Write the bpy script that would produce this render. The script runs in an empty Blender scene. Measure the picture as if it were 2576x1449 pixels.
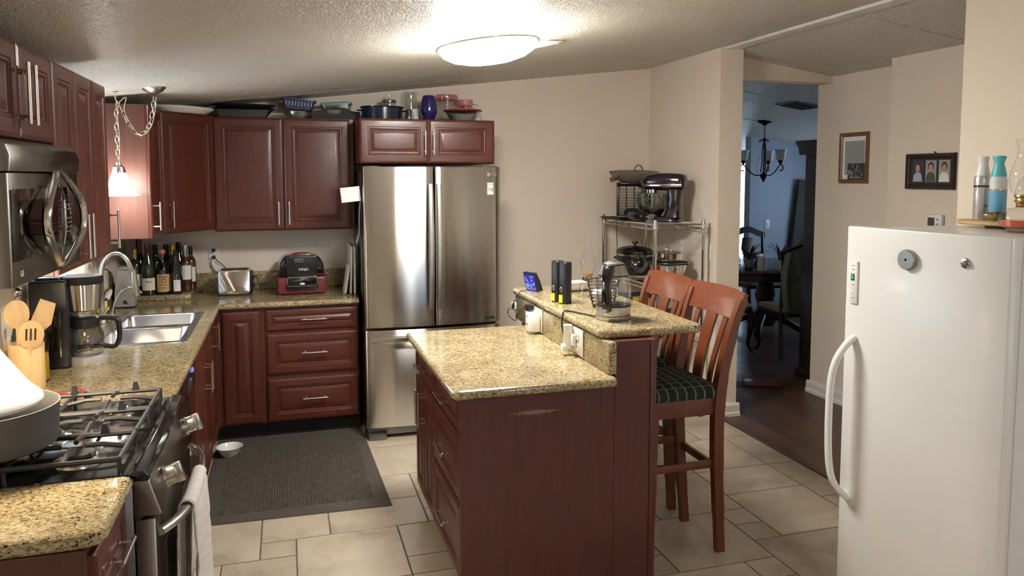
import bpy, bmesh, math, random
from mathutils import Matrix, Vector
R = math.radians
PI = math.pi
SC = bpy.context.scene
COL = SC.collection

# ------------------------------------------------------------------ camera
CAM_POS = (1.0622, -5.7016, 1.7203)
YAW, PITCH, ROLL, FPX, CPY = 0.2911, -0.0780, -0.0009, 1897.09, -131.76
def make_camera():
    F = Vector((math.sin(YAW)*math.cos(PITCH), math.cos(YAW)*math.cos(PITCH), math.sin(PITCH)))
    Rt = Vector((math.cos(YAW), -math.sin(YAW), 0)); U = Rt.cross(F)
    r2 = Rt*math.cos(ROLL)+U*math.sin(ROLL); u2 = -Rt*math.sin(ROLL)+U*math.cos(ROLL)
    m = Matrix((r2, u2, -F)).transposed().to_4x4(); m.translation = CAM_POS
    c = bpy.data.cameras.new('camera'); o = bpy.data.objects.new('camera', c); COL.objects.link(o)
    o.matrix_world = m; c.sensor_width = 36; c.sensor_fit = 'HORIZONTAL'
    c.lens = FPX*36/2576; c.shift_y = CPY/2576; c.clip_start = .02; c.clip_end = 200
    SC.camera = o
make_camera()

# ------------------------------------------------------------------ world, exposure
W = bpy.data.worlds.new('daylight'); SC.world = W; W.use_nodes = True
bg = W.node_tree.nodes['Background']; bg.inputs[0].default_value = (.60, .77, 1.0, 1); bg.inputs[1].default_value = 4.4
SC.view_settings.view_transform = 'Standard'; SC.view_settings.look = 'None'
SC.view_settings.gamma = 1; SC.view_settings.use_curve_mapping = False
SC.view_settings.exposure = 0.3
SC.cycles.use_denoising = True
SC.cycles.max_bounces = 6; SC.cycles.diffuse_bounces = 4; SC.cycles.glossy_bounces = 4; SC.cycles.transmission_bounces = 4; SC.cycles.transparent_max_bounces = 10; SC.cycles.sample_clamp_indirect = 4
SC.cycles.use_adaptive_sampling = True; SC.cycles.adaptive_threshold = .10; SC.cycles.adaptive_min_samples = 12; SC.cycles.use_light_tree = False
DOME_L, PEND_L, HOOD_L, REAR_FILL_L = 95.0, 30.0, 150.0, 75.0
DOME_C, PEND_C, HOOD_C = (1, .96, .90), (1, .96, .90), (1, .83, .60)

# ------------------------------------------------------------------ materials
def srgb(r, g, b):
    f = lambda c: (c/255/12.92) if c/255 <= .04045 else ((c/255+.055)/1.055)**2.4
    return (f(r), f(g), f(b), 1)
MATS = {}
class NT:
    def __init__(s, name):
        s.m = bpy.data.materials.new(name); s.m.use_nodes = True; s.t = s.m.node_tree
        s.b = s.t.nodes['Principled BSDF']; s.out = s.t.nodes['Material Output']
    def n(s, typ, **k):
        nd = s.t.nodes.new(typ)
        for a, v in k.items():
            if a.startswith('i_'):
                nd.inputs[a[2:].replace('_', ' ')].default_value = v
            else: setattr(nd, a, v)
        return nd
    def l(s, a, b): s.t.links.new(a, b)
    def coord(s, scale=(1, 1, 1), rot=(0, 0, 0), kind='Object'):
        tc = s.n('ShaderNodeTexCoord'); mp = s.n('ShaderNodeMapping')
        mp.inputs['Scale'].default_value = scale; mp.inputs['Rotation'].default_value = rot
        s.l(tc.outputs[kind], mp.inputs['Vector']); return mp.outputs['Vector']
    def noise(s, vec, scale, detail=4, rough=.55, dist=0):
        nd = s.n('ShaderNodeTexNoise'); nd.inputs['Scale'].default_value = scale; nd.inputs['Detail'].default_value = detail
        nd.inputs['Roughness'].default_value = rough; nd.inputs['Distortion'].default_value = dist
        s.l(vec, nd.inputs['Vector']); return nd.outputs['Fac']
    def ramp(s, fac, stops):
        r = s.n('ShaderNodeValToRGB'); e = r.color_ramp.elements
        while len(e) < len(stops): e.new(.5)
        for q, (p, c) in zip(e, stops): q.position = p; q.color = c
        s.l(fac, r.inputs['Fac']); return r.outputs['Color']
    def mix(s, fac, a, b, mode='MIX'):
        m = s.n('ShaderNodeMix', data_type='RGBA', blend_type=mode)
        for sock, v in ((m.inputs[0], fac), (m.inputs[6], a), (m.inputs[7], b)):
            if hasattr(v, 'links'): s.l(v, sock)
            else: sock.default_value = v
        return m.outputs[2]
    def bump(s, h, strength=.2, dist=.01):
        b = s.n('ShaderNodeBump'); b.inputs['Strength'].default_value = strength; b.inputs['Distance'].default_value = dist
        s.l(h, b.inputs['Height']); s.l(b.outputs['Normal'], s.b.inputs['Normal'])
    def set(s, col=None, rough=None, metal=None, coat=None, spec=None, trans=None, ior=None):
        I = s.b.inputs
        if col is not None:
            if hasattr(col, 'links'): s.l(col, I['Base Color'])
            else: I['Base Color'].default_value = col
        if rough is not None: I['Roughness'].default_value = rough
        if metal is not None: I['Metallic'].default_value = metal
        if coat is not None: I['Coat Weight'].default_value = coat; I['Coat Roughness'].default_value = .12
        if spec is not None: I['Specular IOR Level'].default_value = spec
        return s
def plain(name, col, rough=.5, metal=0., coat=None, spec=None, var=.06, vs=9.):
    """a procedural plain surface: base colour with a faint cloud of variation"""
    if name in MATS: return MATS[name]
    t = NT(name); c = Vector(col[:3])
    v = t.noise(t.coord(), vs, 3)
    a = tuple(c*(1-var))+(1,); b = tuple(min(1, q*(1+var)) for q in c)+(1,)
    t.set(t.ramp(v, [(.3, a), (.7, b)]), rough, metal, coat, spec)
    MATS[name] = t.m; return t.m
def m_wood(name, dark, light, rough=.32, coat=.35, axis=2, gs=1.0, objvar=False):
    if name in MATS: return MATS[name]
    t = NT(name); sc = [14*gs]*3; sc[axis] = 1.2*gs
    v = t.coord(tuple(sc)); g = t.noise(v, 4, 6, .6, .6)
    f = t.noise(t.coord((1, 1, 1)), 2.2, 2)
    c = t.ramp(g, [(.3, dark), (.72, light)])
    c = t.mix(.25, c, t.ramp(f, [(.3, dark), (.7, light)]))
    if objvar:
        oi = t.n('ShaderNodeObjectInfo'); hv = t.n('ShaderNodeHueSaturation')
        mr = t.n('ShaderNodeMapRange'); mr.inputs[3].default_value = .72; mr.inputs[4].default_value = 1.25
        t.l(oi.outputs['Random'], mr.inputs[0]); t.l(mr.outputs[0], hv.inputs['Value']); t.l(c, hv.inputs['Color']); c = hv.outputs[0]
    t.set(c, rough, 0, coat)
    MATS[name] = t.m; return t.m
def m_brushed(name, col, rough=.3, aniso=.8, tan=(0, 0, 1)):
    """brushed metal: sharp along the brushing, long soft streaks across it"""
    if name in MATS: return MATS[name]
    t = NT(name); t.t.nodes.remove(t.b)
    g = t.noise(t.coord((1.2, 1.2, 90) if tan[2] else (1.2, 90, 1.2)), 3, 3); c = Vector(col[:3])
    gl = t.n('ShaderNodeBsdfAnisotropic'); gl.distribution = 'BECKMANN'
    t.l(t.ramp(g, [(.3, tuple(c*.94)+(1,)), (.7, tuple(c)+(1,))]), gl.inputs['Color'])
    gl.inputs['Roughness'].default_value = rough; gl.inputs['Anisotropy'].default_value = -aniso
    cx = t.n('ShaderNodeCombineXYZ')
    for i in range(3): cx.inputs[i].default_value = tan[i]
    t.l(cx.outputs[0], gl.inputs['Tangent']); t.l(gl.outputs[0], t.out.inputs[0])
    MATS[name] = t.m; return t.m
def m_glass(name, tint=(1, 1, 1, 1), ior=1.45, boost=1.0, base=.03, rough=.02):
    """thin clear glass: transparent body with a fresnel sheen"""
    if name in MATS: return MATS[name]
    t = NT(name); t.t.nodes.remove(t.b)
    tr = t.n('ShaderNodeBsdfTransparent'); tr.inputs[0].default_value = tint
    gl = t.n('ShaderNodeBsdfGlossy'); gl.inputs['Roughness'].default_value = rough
    fr = t.n('ShaderNodeFresnel'); ge = t.n('ShaderNodeNewGeometry')
    mi = t.n('ShaderNodeMapRange'); mi.inputs[3].default_value = ior; mi.inputs[4].default_value = 1/ior     # same sheen on both faces of the sheet
    t.l(ge.outputs['Backfacing'], mi.inputs[0]); t.l(mi.outputs[0], fr.inputs[0])
    ma = t.n('ShaderNodeMath', operation='MULTIPLY_ADD'); ma.inputs[1].default_value = boost; ma.inputs[2].default_value = base
    ma.use_clamp = True
    mx = t.n('ShaderNodeMixShader'); t.l(fr.outputs[0], ma.inputs[0]); t.l(ma.outputs[0], mx.inputs[0])
    t.l(tr.outputs[0], mx.inputs[1]); t.l(gl.outputs[0], mx.inputs[2]); t.l(mx.outputs[0], t.out.inputs[0])
    MATS[name] = t.m; return t.m
def m_emit(name, col, L):
    if name in MATS: return MATS[name]
    t = NT(name); t.set((.9, .9, .88, 1) if L > 5 else (.01, .01, .012, 1), .3)
    t.b.inputs['Emission Color'].default_value = tuple(col)+(1,); t.b.inputs['Emission Strength'].default_value = L
    if L < 5: t.m.cycles.emission_sampling = 'NONE'
    MATS[name] = t.m; return t.m
def m_granite():
    t = NT('granite_tan'); v = t.coord((1, 1, 1))
    st = t.coord((95, 230, 170), (0, 0, .5))
    flake = t.noise(st, 1, 5, .62, .4)
    big = t.noise(v, 7, 3)
    base = t.ramp(flake, [(.32, srgb(60, 49, 34)), (.41, srgb(126, 109, 76)), (.50, srgb(172, 155, 116)), (.62, srgb(202, 187, 150)), (.75, srgb(222, 210, 180))])
    vo = t.n('ShaderNodeTexVoronoi'); vo.inputs['Scale'].default_value = 95; t.l(v, vo.inputs['Vector'])
    ms = t.noise(v, 34, 3, .6)
    spk = t.n('ShaderNodeMath', operation='SUBTRACT'); t.l(ms, spk.inputs[0]); t.l(vo.outputs['Distance'], spk.inputs[1])
    dk = t.ramp(spk.outputs[0], [(.24, (0, 0, 0, 1)), (.36, (1, 1, 1, 1))])
    c = t.mix(dk, base, srgb(46, 38, 26))
    c = t.mix(t.ramp(big, [(.35, (0, 0, 0, 1)), (.75, (.5, .5, .5, 1))]), c, srgb(152, 138, 100), 'MULTIPLY')
    t.set(c, .16, 0, .3); MATS['granite'] = t.m
m_granite()
def m_wall(name, col, bs=.12):
    t = NT(name); v = t.coord(); n1 = t.noise(v, 1.1, 2); c = Vector(col[:3])
    t.set(t.ramp(n1, [(.3, tuple(c*.97)+(1,)), (.7, tuple(c)+(1,))]), .62, 0, None, .35)
    t.bump(t.noise(v, 150, 1, .6), bs, .004); MATS[name] = t.m
m_wall('wall_paint', srgb(233, 219, 200)); m_wall('blue_paint', srgb(170, 180, 192)); m_wall('white_wall', srgb(230, 216, 196))
def m_ceiling():
    t = NT('ceiling_texture'); v = t.coord(); a = t.noise(v, 85, 2, .65, .8); n1 = t.noise(v, .8, 2)
    t.set(t.ramp(n1, [(.3, srgb(234, 226, 210)), (.7, srgb(242, 235, 220))]), .42, 0, None, .5)
    t.bump(t.ramp(a, [(.42, (0, 0, 0, 1)), (.66, (1, 1, 1, 1))]), .8, .014); MATS['ceiling'] = t.m
m_ceiling()
def m_tile():
    t = NT('stone_tile'); tc = t.n('ShaderNodeTexCoord'); oi = t.n('ShaderNodeObjectInfo')
    mp = t.n('ShaderNodeVectorMath', operation='MULTIPLY_ADD'); t.l(oi.outputs['Location'], mp.inputs[0])
    mp.inputs[1].default_value = (7.3, 5.1, 0); t.l(tc.outputs['Object'], mp.inputs[2])
    n1 = t.noise(mp.outputs[0], 4.5, 6, .62, .5); n2 = t.noise(mp.outputs[0], 18, 4, .65, .6)
    c = t.ramp(n1, [(.25, srgb(154, 140, 120)), (.5, srgb(184, 170, 150)), (.78, srgb(196, 184, 166))])
    c = t.mix(t.ramp(n2, [(.60, (0, 0, 0, 1)), (.80, (.6, .6, .6, 1))]), c, srgb(126, 112, 90))
    mr = t.n('ShaderNodeMapRange'); mr.inputs[3].default_value = .9; mr.inputs[4].default_value = 1.06
    hv = t.n('ShaderNodeHueSaturation'); t.l(oi.outputs['Random'], mr.inputs[0]); t.l(mr.outputs[0], hv.inputs['Value']); t.l(c, hv.inputs['Color'])
    t.set(hv.outputs[0], .34, 0, None, .45); t.bump(n1, .12, .006); MATS['tile'] = t.m
m_tile()
def m_plaid():
    t = NT('plaid_fabric'); tc = t.n('ShaderNodeTexCoord'); sp = t.n('ShaderNodeSeparateXYZ'); t.l(tc.outputs['Object'], sp.inputs[0])
    def band(o, per, w):
        a = t.n('ShaderNodeMath', operation='MULTIPLY'); a.inputs[1].default_value = 1/per; t.l(o, a.inputs[0])
        f = t.n('ShaderNodeMath', operation='FRACT'); t.l(a.outputs[0], f.inputs[0])
        g = t.n('ShaderNodeMath', operation='LESS_THAN'); g.inputs[1].default_value = w; t.l(f.outputs[0], g.inputs[0]); return g.outputs[0]
    c = t.mix(band(sp.outputs[0], .09, .5), srgb(34, 44, 40), srgb(44, 50, 40))
    c = t.mix(band(sp.outputs[0], .045, .12), c, srgb(132, 130, 112)); c = t.mix(band(sp.outputs[1], .045, .12), c, srgb(120, 118, 102))
    t.set(c, .9, 0, None, .2); MATS['plaid'] = t.m
m_plaid()
CH_D, CH_L = srgb(72, 31, 20), srgb(96, 45, 29)
m_wood('cherry', CH_D, CH_L, .38, .08); m_wood('cherry_h', CH_D, CH_L, .38, .08, axis=0)
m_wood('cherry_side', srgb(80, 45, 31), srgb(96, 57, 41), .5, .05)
m_wood('cherry_panel', srgb(78, 37, 30), srgb(94, 47, 38), .45, .06)
m_wood('stool_wood', srgb(88, 42, 21), srgb(114, 58, 30), .34, .2)
m_wood('light_wood', srgb(190, 156, 108), srgb(214, 184, 138), .55, 0)
m_wood('dark_wood', srgb(32, 20, 15), srgb(52, 32, 24), .38, .2)
m_wood('plank_wood', srgb(64, 43, 32), srgb(102, 72, 55), .42, .1, axis=1, objvar=True)
m_wood('frame_wood', srgb(104, 70, 38), srgb(140, 98, 58), .4, .2)
m_brushed('stainless', (.66, .64, .60), .23, .80)
m_brushed('stainless_h', (.34, .325, .30), .42, .45, (0, 0, 1))
plain('steel', (.66, .65, .62), .22, 1); plain('nickel', (.72, .68, .60), .25, 1); plain('chrome', (.80, .80, .79), .08, 1)
plain('sink_steel', (.62, .62, .62), .28, 1); plain('dark_steel', (.25, .25, .26), .3, 1)
plain('black_gloss', (.008, .008, .009), .08, 0, .5); plain('black_plastic', (.012, .012, .013), .35); plain('black_matte', (.015, .014, .014), .7)
plain('dark_glass', (.012, .009, .008), .05, 0, .8); plain('iron', (.02, .02, .021), .5); plain('grey_pot', (.10, .098, .095), .5, .2)
plain('white_plastic', (.80, .79, .75), .35); plain('white_enamel', (.78, .775, .74), .30, 0, .2, var=.012, vs=3); plain('white_china', (.82, .82, .78), .15, 0, .5)
plain('trim_white', (.72, .69, .62), .45); plain('ivory', (.70, .66, .53), .5); plain('paper', (.82, .82, .80), .8)
plain('grout', (.13, .10, .07), .9); plain('mat_brown', (.088, .071, .054), .95, var=.2, vs=60); plain('mat_dark', (.070, .058, .046), .95, var=.2, vs=60)
plain('towel', (.60, .56, .52), .95, var=.08, vs=40); plain('shirt_green', (.22, .27, .24), .95, var=.12)
plain('grill_red', (.15, .020, .024), .35); plain('red_plastic', (.30, .03, .035), .35); plain('maroon', (.13, .022, .022), .3); plain('coral', (.55, .12, .08), .5); plain('yellow', (.72, .60, .04), .5)
plain('purple', (.016, .006, .014), .14, 0, .6); plain('kettle_steel', (.52, .51, .49), .36, 1); plain('purple_blue', (.022, .016, .11), .15, 0, .5); plain('navy', (.007, .013, .034), .2, 0, .4)
plain('blue_basket', (.03, .045, .12), .4); plain('green_lid', (.16, .36, .30), .35); plain('teal', (.10, .48, .52), .4); plain('sky_blue', (.16, .42, .66), .35)
plain('bowl_brown', (.22, .175, .135), .5, .15); plain('cream_seat', (.36, .31, .22), .9); plain('brass', (.55, .40, .18), .3, 1)
plain('rubber', (.02, .02, .02), .8); plain('gold', (.60, .44, .12), .35, .8); plain('label_cream', (.74, .70, .52), .7); plain('label_tan', (.56, .36, .16), .6)
plain('label_white', (.78, .77, .73), .6); plain('orange_cap', (.66, .17, .08), .4); plain('leaf', (.06, .13, .04), .5, var=.3, vs=30); plain('leaf_dark', (.02, .05, .025), .5, var=.3, vs=30)
plain('bottle_dark', (.010, .010, .009), .06, 0, .6); plain('bottle_green', (.02, .03, .012), .06, 0, .6); plain('bottle_amber', (.07, .022, .010), .06, 0, .6)
plain('photo_grey', (.34, .34, .33), .4); plain('photo_dark', (.05, .045, .05), .4); plain('photo_blue', (.05, .05, .09), .4); plain('skin', (.50, .30, .20), .6); plain('hair', (.06, .03, .015), .7)
plain('shirt_lilac', (.42, .42, .55), .7); plain('olive', (.09, .09, .05), .7); plain('egg', (.80, .76, .68), .5); plain('pink', (.62, .20, .22), .4); plain('soap', (.62, .62, .61), .3, .6)
plain('scuff', (.30, .22, .19), .8); plain('lamp_oil', (.62, .10, .03), .15, 0, .4); plain('bronze', (.02, .018, .018), .45, .5); plain('magnet_grey', (.33, .36, .34), .35, .7)
plain('frosted', (.68, .70, .70), .5); plain('violet_strap', (.12, .06, .32), .5); plain('bread_box', (.55, .38, .06), .6); plain('carton_dark', (.03, .03, .03), .8); plain('grey_board', (.07, .062, .05), .8)
m_glass('glass'); m_glass('bowl_glass', (.84, .88, .87, 1), base=.09); m_glass('glass_tint', (.955, .97, .965, 1), base=.05); m_glass('window_glass', (.96, .98, 1, 1)); m_glass('smoke_glass', (.25, .24, .23, 1)); m_glass('pink_glass', (.95, .68, .70, 1), base=.05)
m_glass('water', (.93, .96, .95, 1), 1.33, 1.0, .06); m_glass('plastic_clear', (.80, .80, .79, 1), 1.45, 1.3, .20, .25); m_glass('oil_glass', (.75, .62, .10, 1), base=.05); m_glass('carafe_glass', (.80, .80, .80, 1), base=.05)
m_emit('dome_glow', DOME_C, DOME_L); m_emit('pendant_glow', PEND_C, PEND_L); m_emit('hood_glow', HOOD_C, HOOD_L); m_emit('rear_fill_glow', DOME_C, REAR_FILL_L)
m_emit('led_green', (.1, 1, .12), 1.2); m_emit('led_blue', (.15, .15, 1), 2.0); m_emit('screen_blue', (.05, .06, .75), .55); m_emit('screen_white', (.55, .65, 1), 1.2)
M = MATS
# ------------------------------------------------------------------ mesh helpers
class MB:
    """collects shapes; build() links them as one mesh object"""
    def __init__(s): s.bm = bmesh.new()
    def _join(s, b2):
        me = bpy.data.meshes.new('tmp'); b2.to_mesh(me); b2.free(); s.bm.from_mesh(me); bpy.data.meshes.remove(me); return s
    def box(s, x0, x1, y0, y1, z0, z1, bev=0, seg=2, mtx=None):
        b = bmesh.new(); bmesh.ops.create_cube(b, size=1)
        for v in b.verts: v.co = Vector(((x0+x1)/2+v.co.x*(x1-x0), (y0+y1)/2+v.co.y*(y1-y0), (z0+z1)/2+v.co.z*(z1-z0)))
        if bev: bmesh.ops.bevel(b, geom=b.edges[:], offset=bev, segments=seg, affect='EDGES', profile=.5, clamp_overlap=True)
        if mtx is not None: b.transform(mtx)
        return s._join(b)
    def loops(s, loops, cap=(True, True), closed=False):
        """skin between equal-length closed vertex loops"""
        rows = [[s.bm.verts.new(p) for p in lp] for lp in loops]; n = len(rows[0])
        pairs = list(zip(rows, rows[1:]))+([(rows[-1], rows[0])] if closed else [])
        for a, b in pairs:
            for i in range(n):
                j = (i+1) % n
                try: s.bm.faces.new((a[i], a[j], b[j], b[i]))
                except ValueError: pass
        if not closed:
            for k, r in ((0, rows[0]), (1, rows[-1])):
                if cap[k]:
                    try: s.bm.faces.new(r[::-1] if k == 0 else r)
                    except ValueError: pass
        return s
    def lathe(s, prof, n=24, loc=(0, 0, 0), sx=1, sy=1, cap=(True, True), mtx=None, closed=False):
        L = []
        for r, z in prof:
            r = max(r, .0004); L.append([Vector((loc[0]+r*sx*math.cos(2*PI*i/n), loc[1]+r*sy*math.sin(2*PI*i/n), loc[2]+z)) for i in range(n)])
        if mtx is not None: L = [[mtx @ p for p in lp] for lp in L]
        return s.loops(L, cap, closed)
    def shell(s, prof, th=.003, n=24, loc=(0, 0, 0), sx=1, sy=1, mtx=None):
        """open vessel: outer profile (bottom to rim) and back down inside"""
        inner = [(max(r-th, .0004), z+(th if i == 0 else 0)) for i, (r, z) in enumerate(prof)][::-1]
        return s.lathe(list(prof)+inner, n, loc, sx, sy, (True, True), mtx)
    def tube(s, pts, r, n=8, closed=False, caps=True, flat=1.0):
        pts = [Vector(p) for p in pts]; m = len(pts); L = []; up = None
        rad = r if isinstance(r, (list, tuple)) else [r]*m
        for i in range(m):
            a = pts[i-1] if (i > 0 or closed) else pts[i]; b = pts[(i+1) % m] if (i < m-1 or closed) else pts[i]
            t = (b-a).normalized()
            if up is None: up = Vector((0, 0, 1)) if abs(t.z) < .9 else Vector((1, 0, 0))
            x = t.cross(up)
            if x.length < 1e-5: x = t.cross(Vector((1, 0, 0)))
            x.normalize(); up = x.cross(t).normalized()
            L.append([pts[i]+(x*math.cos(2*PI*k/n)+up*flat*math.sin(2*PI*k/n))*rad[i] for k in range(n)])
        return s.loops(L, (caps, caps), closed)
    def cyl(s, p0, p1, r, r1=None, n=16): return s.tube([p0, p1], [r, r if r1 is None else r1], n)
    def prism(s, poly, a, d0, d1, bev=0, seg=2, mtx=None):
        """poly of 2-d points extruded along axis a ('x': points are y,z; 'y': x,z; 'z': x,y)"""
        f = {'x': lambda p, d: (d, p[0], p[1]), 'y': lambda p, d: (p[0], d, p[1]), 'z': lambda p, d: (p[0], p[1], d)}[a]
        b = bmesh.new(); A = [b.verts.new(f(p, d0)) for p in poly]; B = [b.verts.new(f(p, d1)) for p in poly]; n = len(poly)
        b.faces.new(A[::-1]); b.faces.new(B)
        for i in range(n): b.faces.new((A[i], A[(i+1) % n], B[(i+1) % n], B[i]))
        bmesh.ops.recalc_face_normals(b, faces=b.faces[:])
        if bev:
            ed = [e for e in b.edges if e.calc_face_angle(0) > .6]
            bmesh.ops.bevel(b, geom=ed, offset=bev, segments=seg, affect='EDGES', profile=.5, clamp_overlap=True)
        if mtx is not None: b.transform(mtx)
        return s._join(b)
    def ball(s, c, r, sx=1, sy=1, sz=1, n=16, mtx=None):
        k = n//2; return s.lathe([(r*math.sin(PI*i/k), -r*sz*math.cos(PI*i/k)) for i in range(k+1)], n, c, sx, sy, (True, True), mtx)
    def xf(s, m): s.bm.transform(m); return s
    def build(s, name, mat, parent=None, loc=None, rz=0, smooth=True, ang=38, kind=None, label=None):
        bmesh.ops.recalc_face_normals(s.bm, faces=s.bm.faces[:])
        me = bpy.data.meshes.new(name); s.bm.to_mesh(me); s.bm.free()
        me.materials.append(M[mat] if isinstance(mat, str) else mat)
        if smooth:
            me.shade_smooth(); me.set_sharp_from_angle(angle=R(ang))
        o = bpy.data.objects.new(name, me); COL.objects.link(o)
        if parent is not None: o.parent = parent
        if loc is not None: o.location = loc
        if rz: o.rotation_euler = (0, 0, rz)
        if kind: o['kind'] = kind
        if label: o['label'] = label
        return o
def T(name, label, cat, loc=(0, 0, 0), rz=0, group=None):
    o = bpy.data.objects.new(name, None); COL.objects.link(o); o.empty_display_size = .05
    o.location = loc; o.rotation_euler = (0, 0, rz); o['label'] = label; o['category'] = cat
    if group: o['group'] = group
    return o
def tag(o, label, cat, group=None):
    o['label'] = label; o['category'] = cat
    if group: o['group'] = group
    return o
def dup(root, loc, rz, label, group=None):
    r = root.copy(); COL.objects.link(r); r.location = loc; r.rotation_euler = (0, 0, rz); r['label'] = label
    if group: r['group'] = group
    for ch in list(root.children):
        c = ch.copy(); COL.objects.link(c); c.parent = r
        for g in list(ch.children):
            d = g.copy(); COL.objects.link(d); d.parent = c
    return r
def S(o): o['kind'] = 'structure'; return o
def text(name, s, size, mat, parent, loc, rot=(R(90), 0, 0), wrap=None, align='CENTER', ext=.0006):
    cu = bpy.data.curves.new('t', 'FONT'); cu.body = s; cu.size = size; cu.align_x = align; cu.align_y = 'CENTER'; cu.extrude = ext; cu.resolution_u = 3
    ob = bpy.data.objects.new('t', cu); COL.objects.link(ob); bpy.context.view_layer.update()
    me = bpy.data.meshes.new_from_object(ob.evaluated_get(bpy.context.evaluated_depsgraph_get())); bpy.data.objects.remove(ob); bpy.data.curves.remove(cu)
    if wrap:
        for v in me.vertices:
            x, y, z = v.co; a = x/wrap; v.co = ((wrap+z)*math.sin(a), y, (wrap+z)*math.cos(a)-wrap)
    me.materials.clear(); me.materials.append(M[mat]); me.name = name
    o = bpy.data.objects.new(name, me); COL.objects.link(o); o.parent = parent; o.location = loc; o.rotation_euler = rot
    return o
def arc(c, r, a0, a1, n, plane='xz', ry=None):
    out = []; ry = r if ry is None else ry
    for i in range(n+1):
        a = R(a0+(a1-a0)*i/n); u, v = r*math.cos(a), ry*math.sin(a)
        out.append({'xz': (c[0]+u, c[1], c[2]+v), 'xy': (c[0]+u, c[1]+v, c[2]), 'yz': (c[0], c[1]+u, c[2]+v)}[plane])
    return out
def rrect(x0, x1, z0, z1, r, n=4):
    p = []
    for cx, cz, a in ((x1-r, z0+r, -90), (x1-r, z1-r, 0), (x0+r, z1-r, 90), (x0+r, z0+r, 180)):
        p += [(cx+r*math.cos(R(a+90*i/n)), cz+r*math.sin(R(a+90*i/n))) for i in range(n+1)]
    return p
def smooth_path(P, k=6):
    P = [Vector(p) for p in P]; out = []
    for i in range(len(P)-1):
        p0, p1, p2, p3 = P[max(i-1, 0)], P[i], P[i+1], P[min(i+2, len(P)-1)]
        for j in range(k):
            t = j/k; out.append(.5*((2*p1)+(p2-p0)*t+(2*p0-5*p1+4*p2-p3)*t*t+(3*p1-p0-3*p2+p3)*t**3))
    return out+[P[-1]]
# ------------------------------------------------------------------ cabinet fronts
def panel_front(parent, name, w, h, loc, mat='cherry', fw=.056, flat=False, t=.022):
    """raised-panel door or drawer face, front towards -y, origin lower left back"""
    fw = min(fw, h*.26, w*.26)
    k = min(1, fw/.056)
    rings = [(0, 0), (0, .012), (.003, .017), (.014*k, .0205), (.030*k, .022), (fw-.004, .022), (fw, .018), (fw+.007*k, .0185), (fw+.011*k, .013), (fw+.017*k, .012), (fw+.040*k, .019), (fw+.044*k, .0195)]
    m = MB(); m.loops([[(a, -d, a), (w-a, -d, a), (w-a, -d, h-a), (a, -d, h-a)] for a, d in rings])
    return m.build(name, mat, parent, loc, ang=12)
def bar_handle(parent, c, L, vert=True, so=.034, y=-.022, r=.0055):
    m = MB(); d = Vector((0, 0, 1)) if vert else Vector((1, 0, 0)); c = Vector(c)+Vector((0, y, 0)); o = Vector((0, -so, 0))
    m.cyl(c+o-d*L/2, c+o+d*L/2, r, n=10)
    for s in (-1, 1):
        q = c+d*s*(L/2-.022); m.cyl(q, q+o, .0042, n=8); m.cyl(q, q-Vector((0, .004, 0)), .007, n=8)
    return m.build('handle', 'nickel', parent)
def cab_box(parent, w, d, z0, z1, mat='cherry_panel', name='body'):
    return MB().box(0, w, -d, 0, z0, z1, .002, 1).build(name, mat, parent)
# ================================================================== the setting
CZ = lambda x: 2.14+.118*x                    # kitchen ceiling height
HZ = lambda x: 2.6155-.14*(x-4.03)            # hall / dining ceiling height
YN, YF, XE = -8.0, 5.6, 8.0                   # behind the camera, far end, outer wall
def slope_slab(name, x0, x1, f, y0, y1, th=.06):
    return S(MB().prism([(x0, f(x0)), (x1, f(x1)), (x1, f(x1)+th), (x0, f(x0)+th)], 'y', y0, y1).build(name, 'ceiling', smooth=False))
slope_slab('ceiling', -.1, 4.03, CZ, YN, .1)
slope_slab('ceiling_hall', 4.03, XE+.1, HZ, YN, YF)
S(MB().prism([(-.1, -.06), (3.96, -.06), (3.96, CZ(3.96)), (-.1, CZ(-.1))], 'y', 0, .1).build('wall_back', 'wall_paint', smooth=False))
# left wall with the window opening over the sink
WY0, WY1, WZ0, WZ1 = -2.02, -1.19, 1.10, 2.02
m = MB(); zt = CZ(0)
m.box(-.12, 0, YN, WY0, -.06, zt); m.box(-.12, 0, WY1, 0, -.06, zt); m.box(-.12, 0, WY0, WY1, -.06, WZ0); m.box(-.12, 0, WY0, WY1, WZ1, zt)
S(m.build('wall_left', 'wall_paint', smooth=False))
def wall_y(name, x0, x1, y0, y1, f, mat='wall_paint'):
    return S(MB().prism([(x0, -.004), (x1, -.004), (x1, f(x1)), (x0, f(x0))], 'y', y0, y1).build(name, mat, smooth=False))
wall_y('wall_right', 3.96, 4.03, -1.055, 0, CZ); wall_y('wall_right_hall_side', 4.03, 4.14, -1.055, YF, HZ)
wall_y('wall_near', 3.97, 4.03, YN, -3.012, CZ, 'white_wall'); wall_y('wall_near_hall_side', 4.03, 4.12, YN, -3.012, HZ, 'white_wall')
wall_y('wall_hall', 5.05, 5.15, -1.60, -.70, HZ); wall_y('wall_hall_step', 4.90, 5.15, YN, -1.60, HZ)
wall_y('wall_dining_near', 5.15, XE, -.80, -.70, HZ, 'blue_paint'); wall_y('wall_dining_far', 6.80, XE, 2.75, 2.87, HZ, 'blue_paint')
wall_y('wall_end', 4.14, XE, YF-.1, YF, HZ, 'blue_paint')
m = MB(); z8 = HZ(XE)
for a, b, c, d in ((-.8, .5, 0, z8), (.5, 2.2, 0, .85), (.5, 2.2, 1.95, z8), (2.2, 3.7, 0, z8), (3.7, 5.2, 0, .08), (3.7, 5.2, 2.0, z8), (5.2, YF, 0, z8)): m.box(XE, XE+.12, a, b, c, d)
S(m.build('wall_outer', 'blue_paint', smooth=False))
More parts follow.
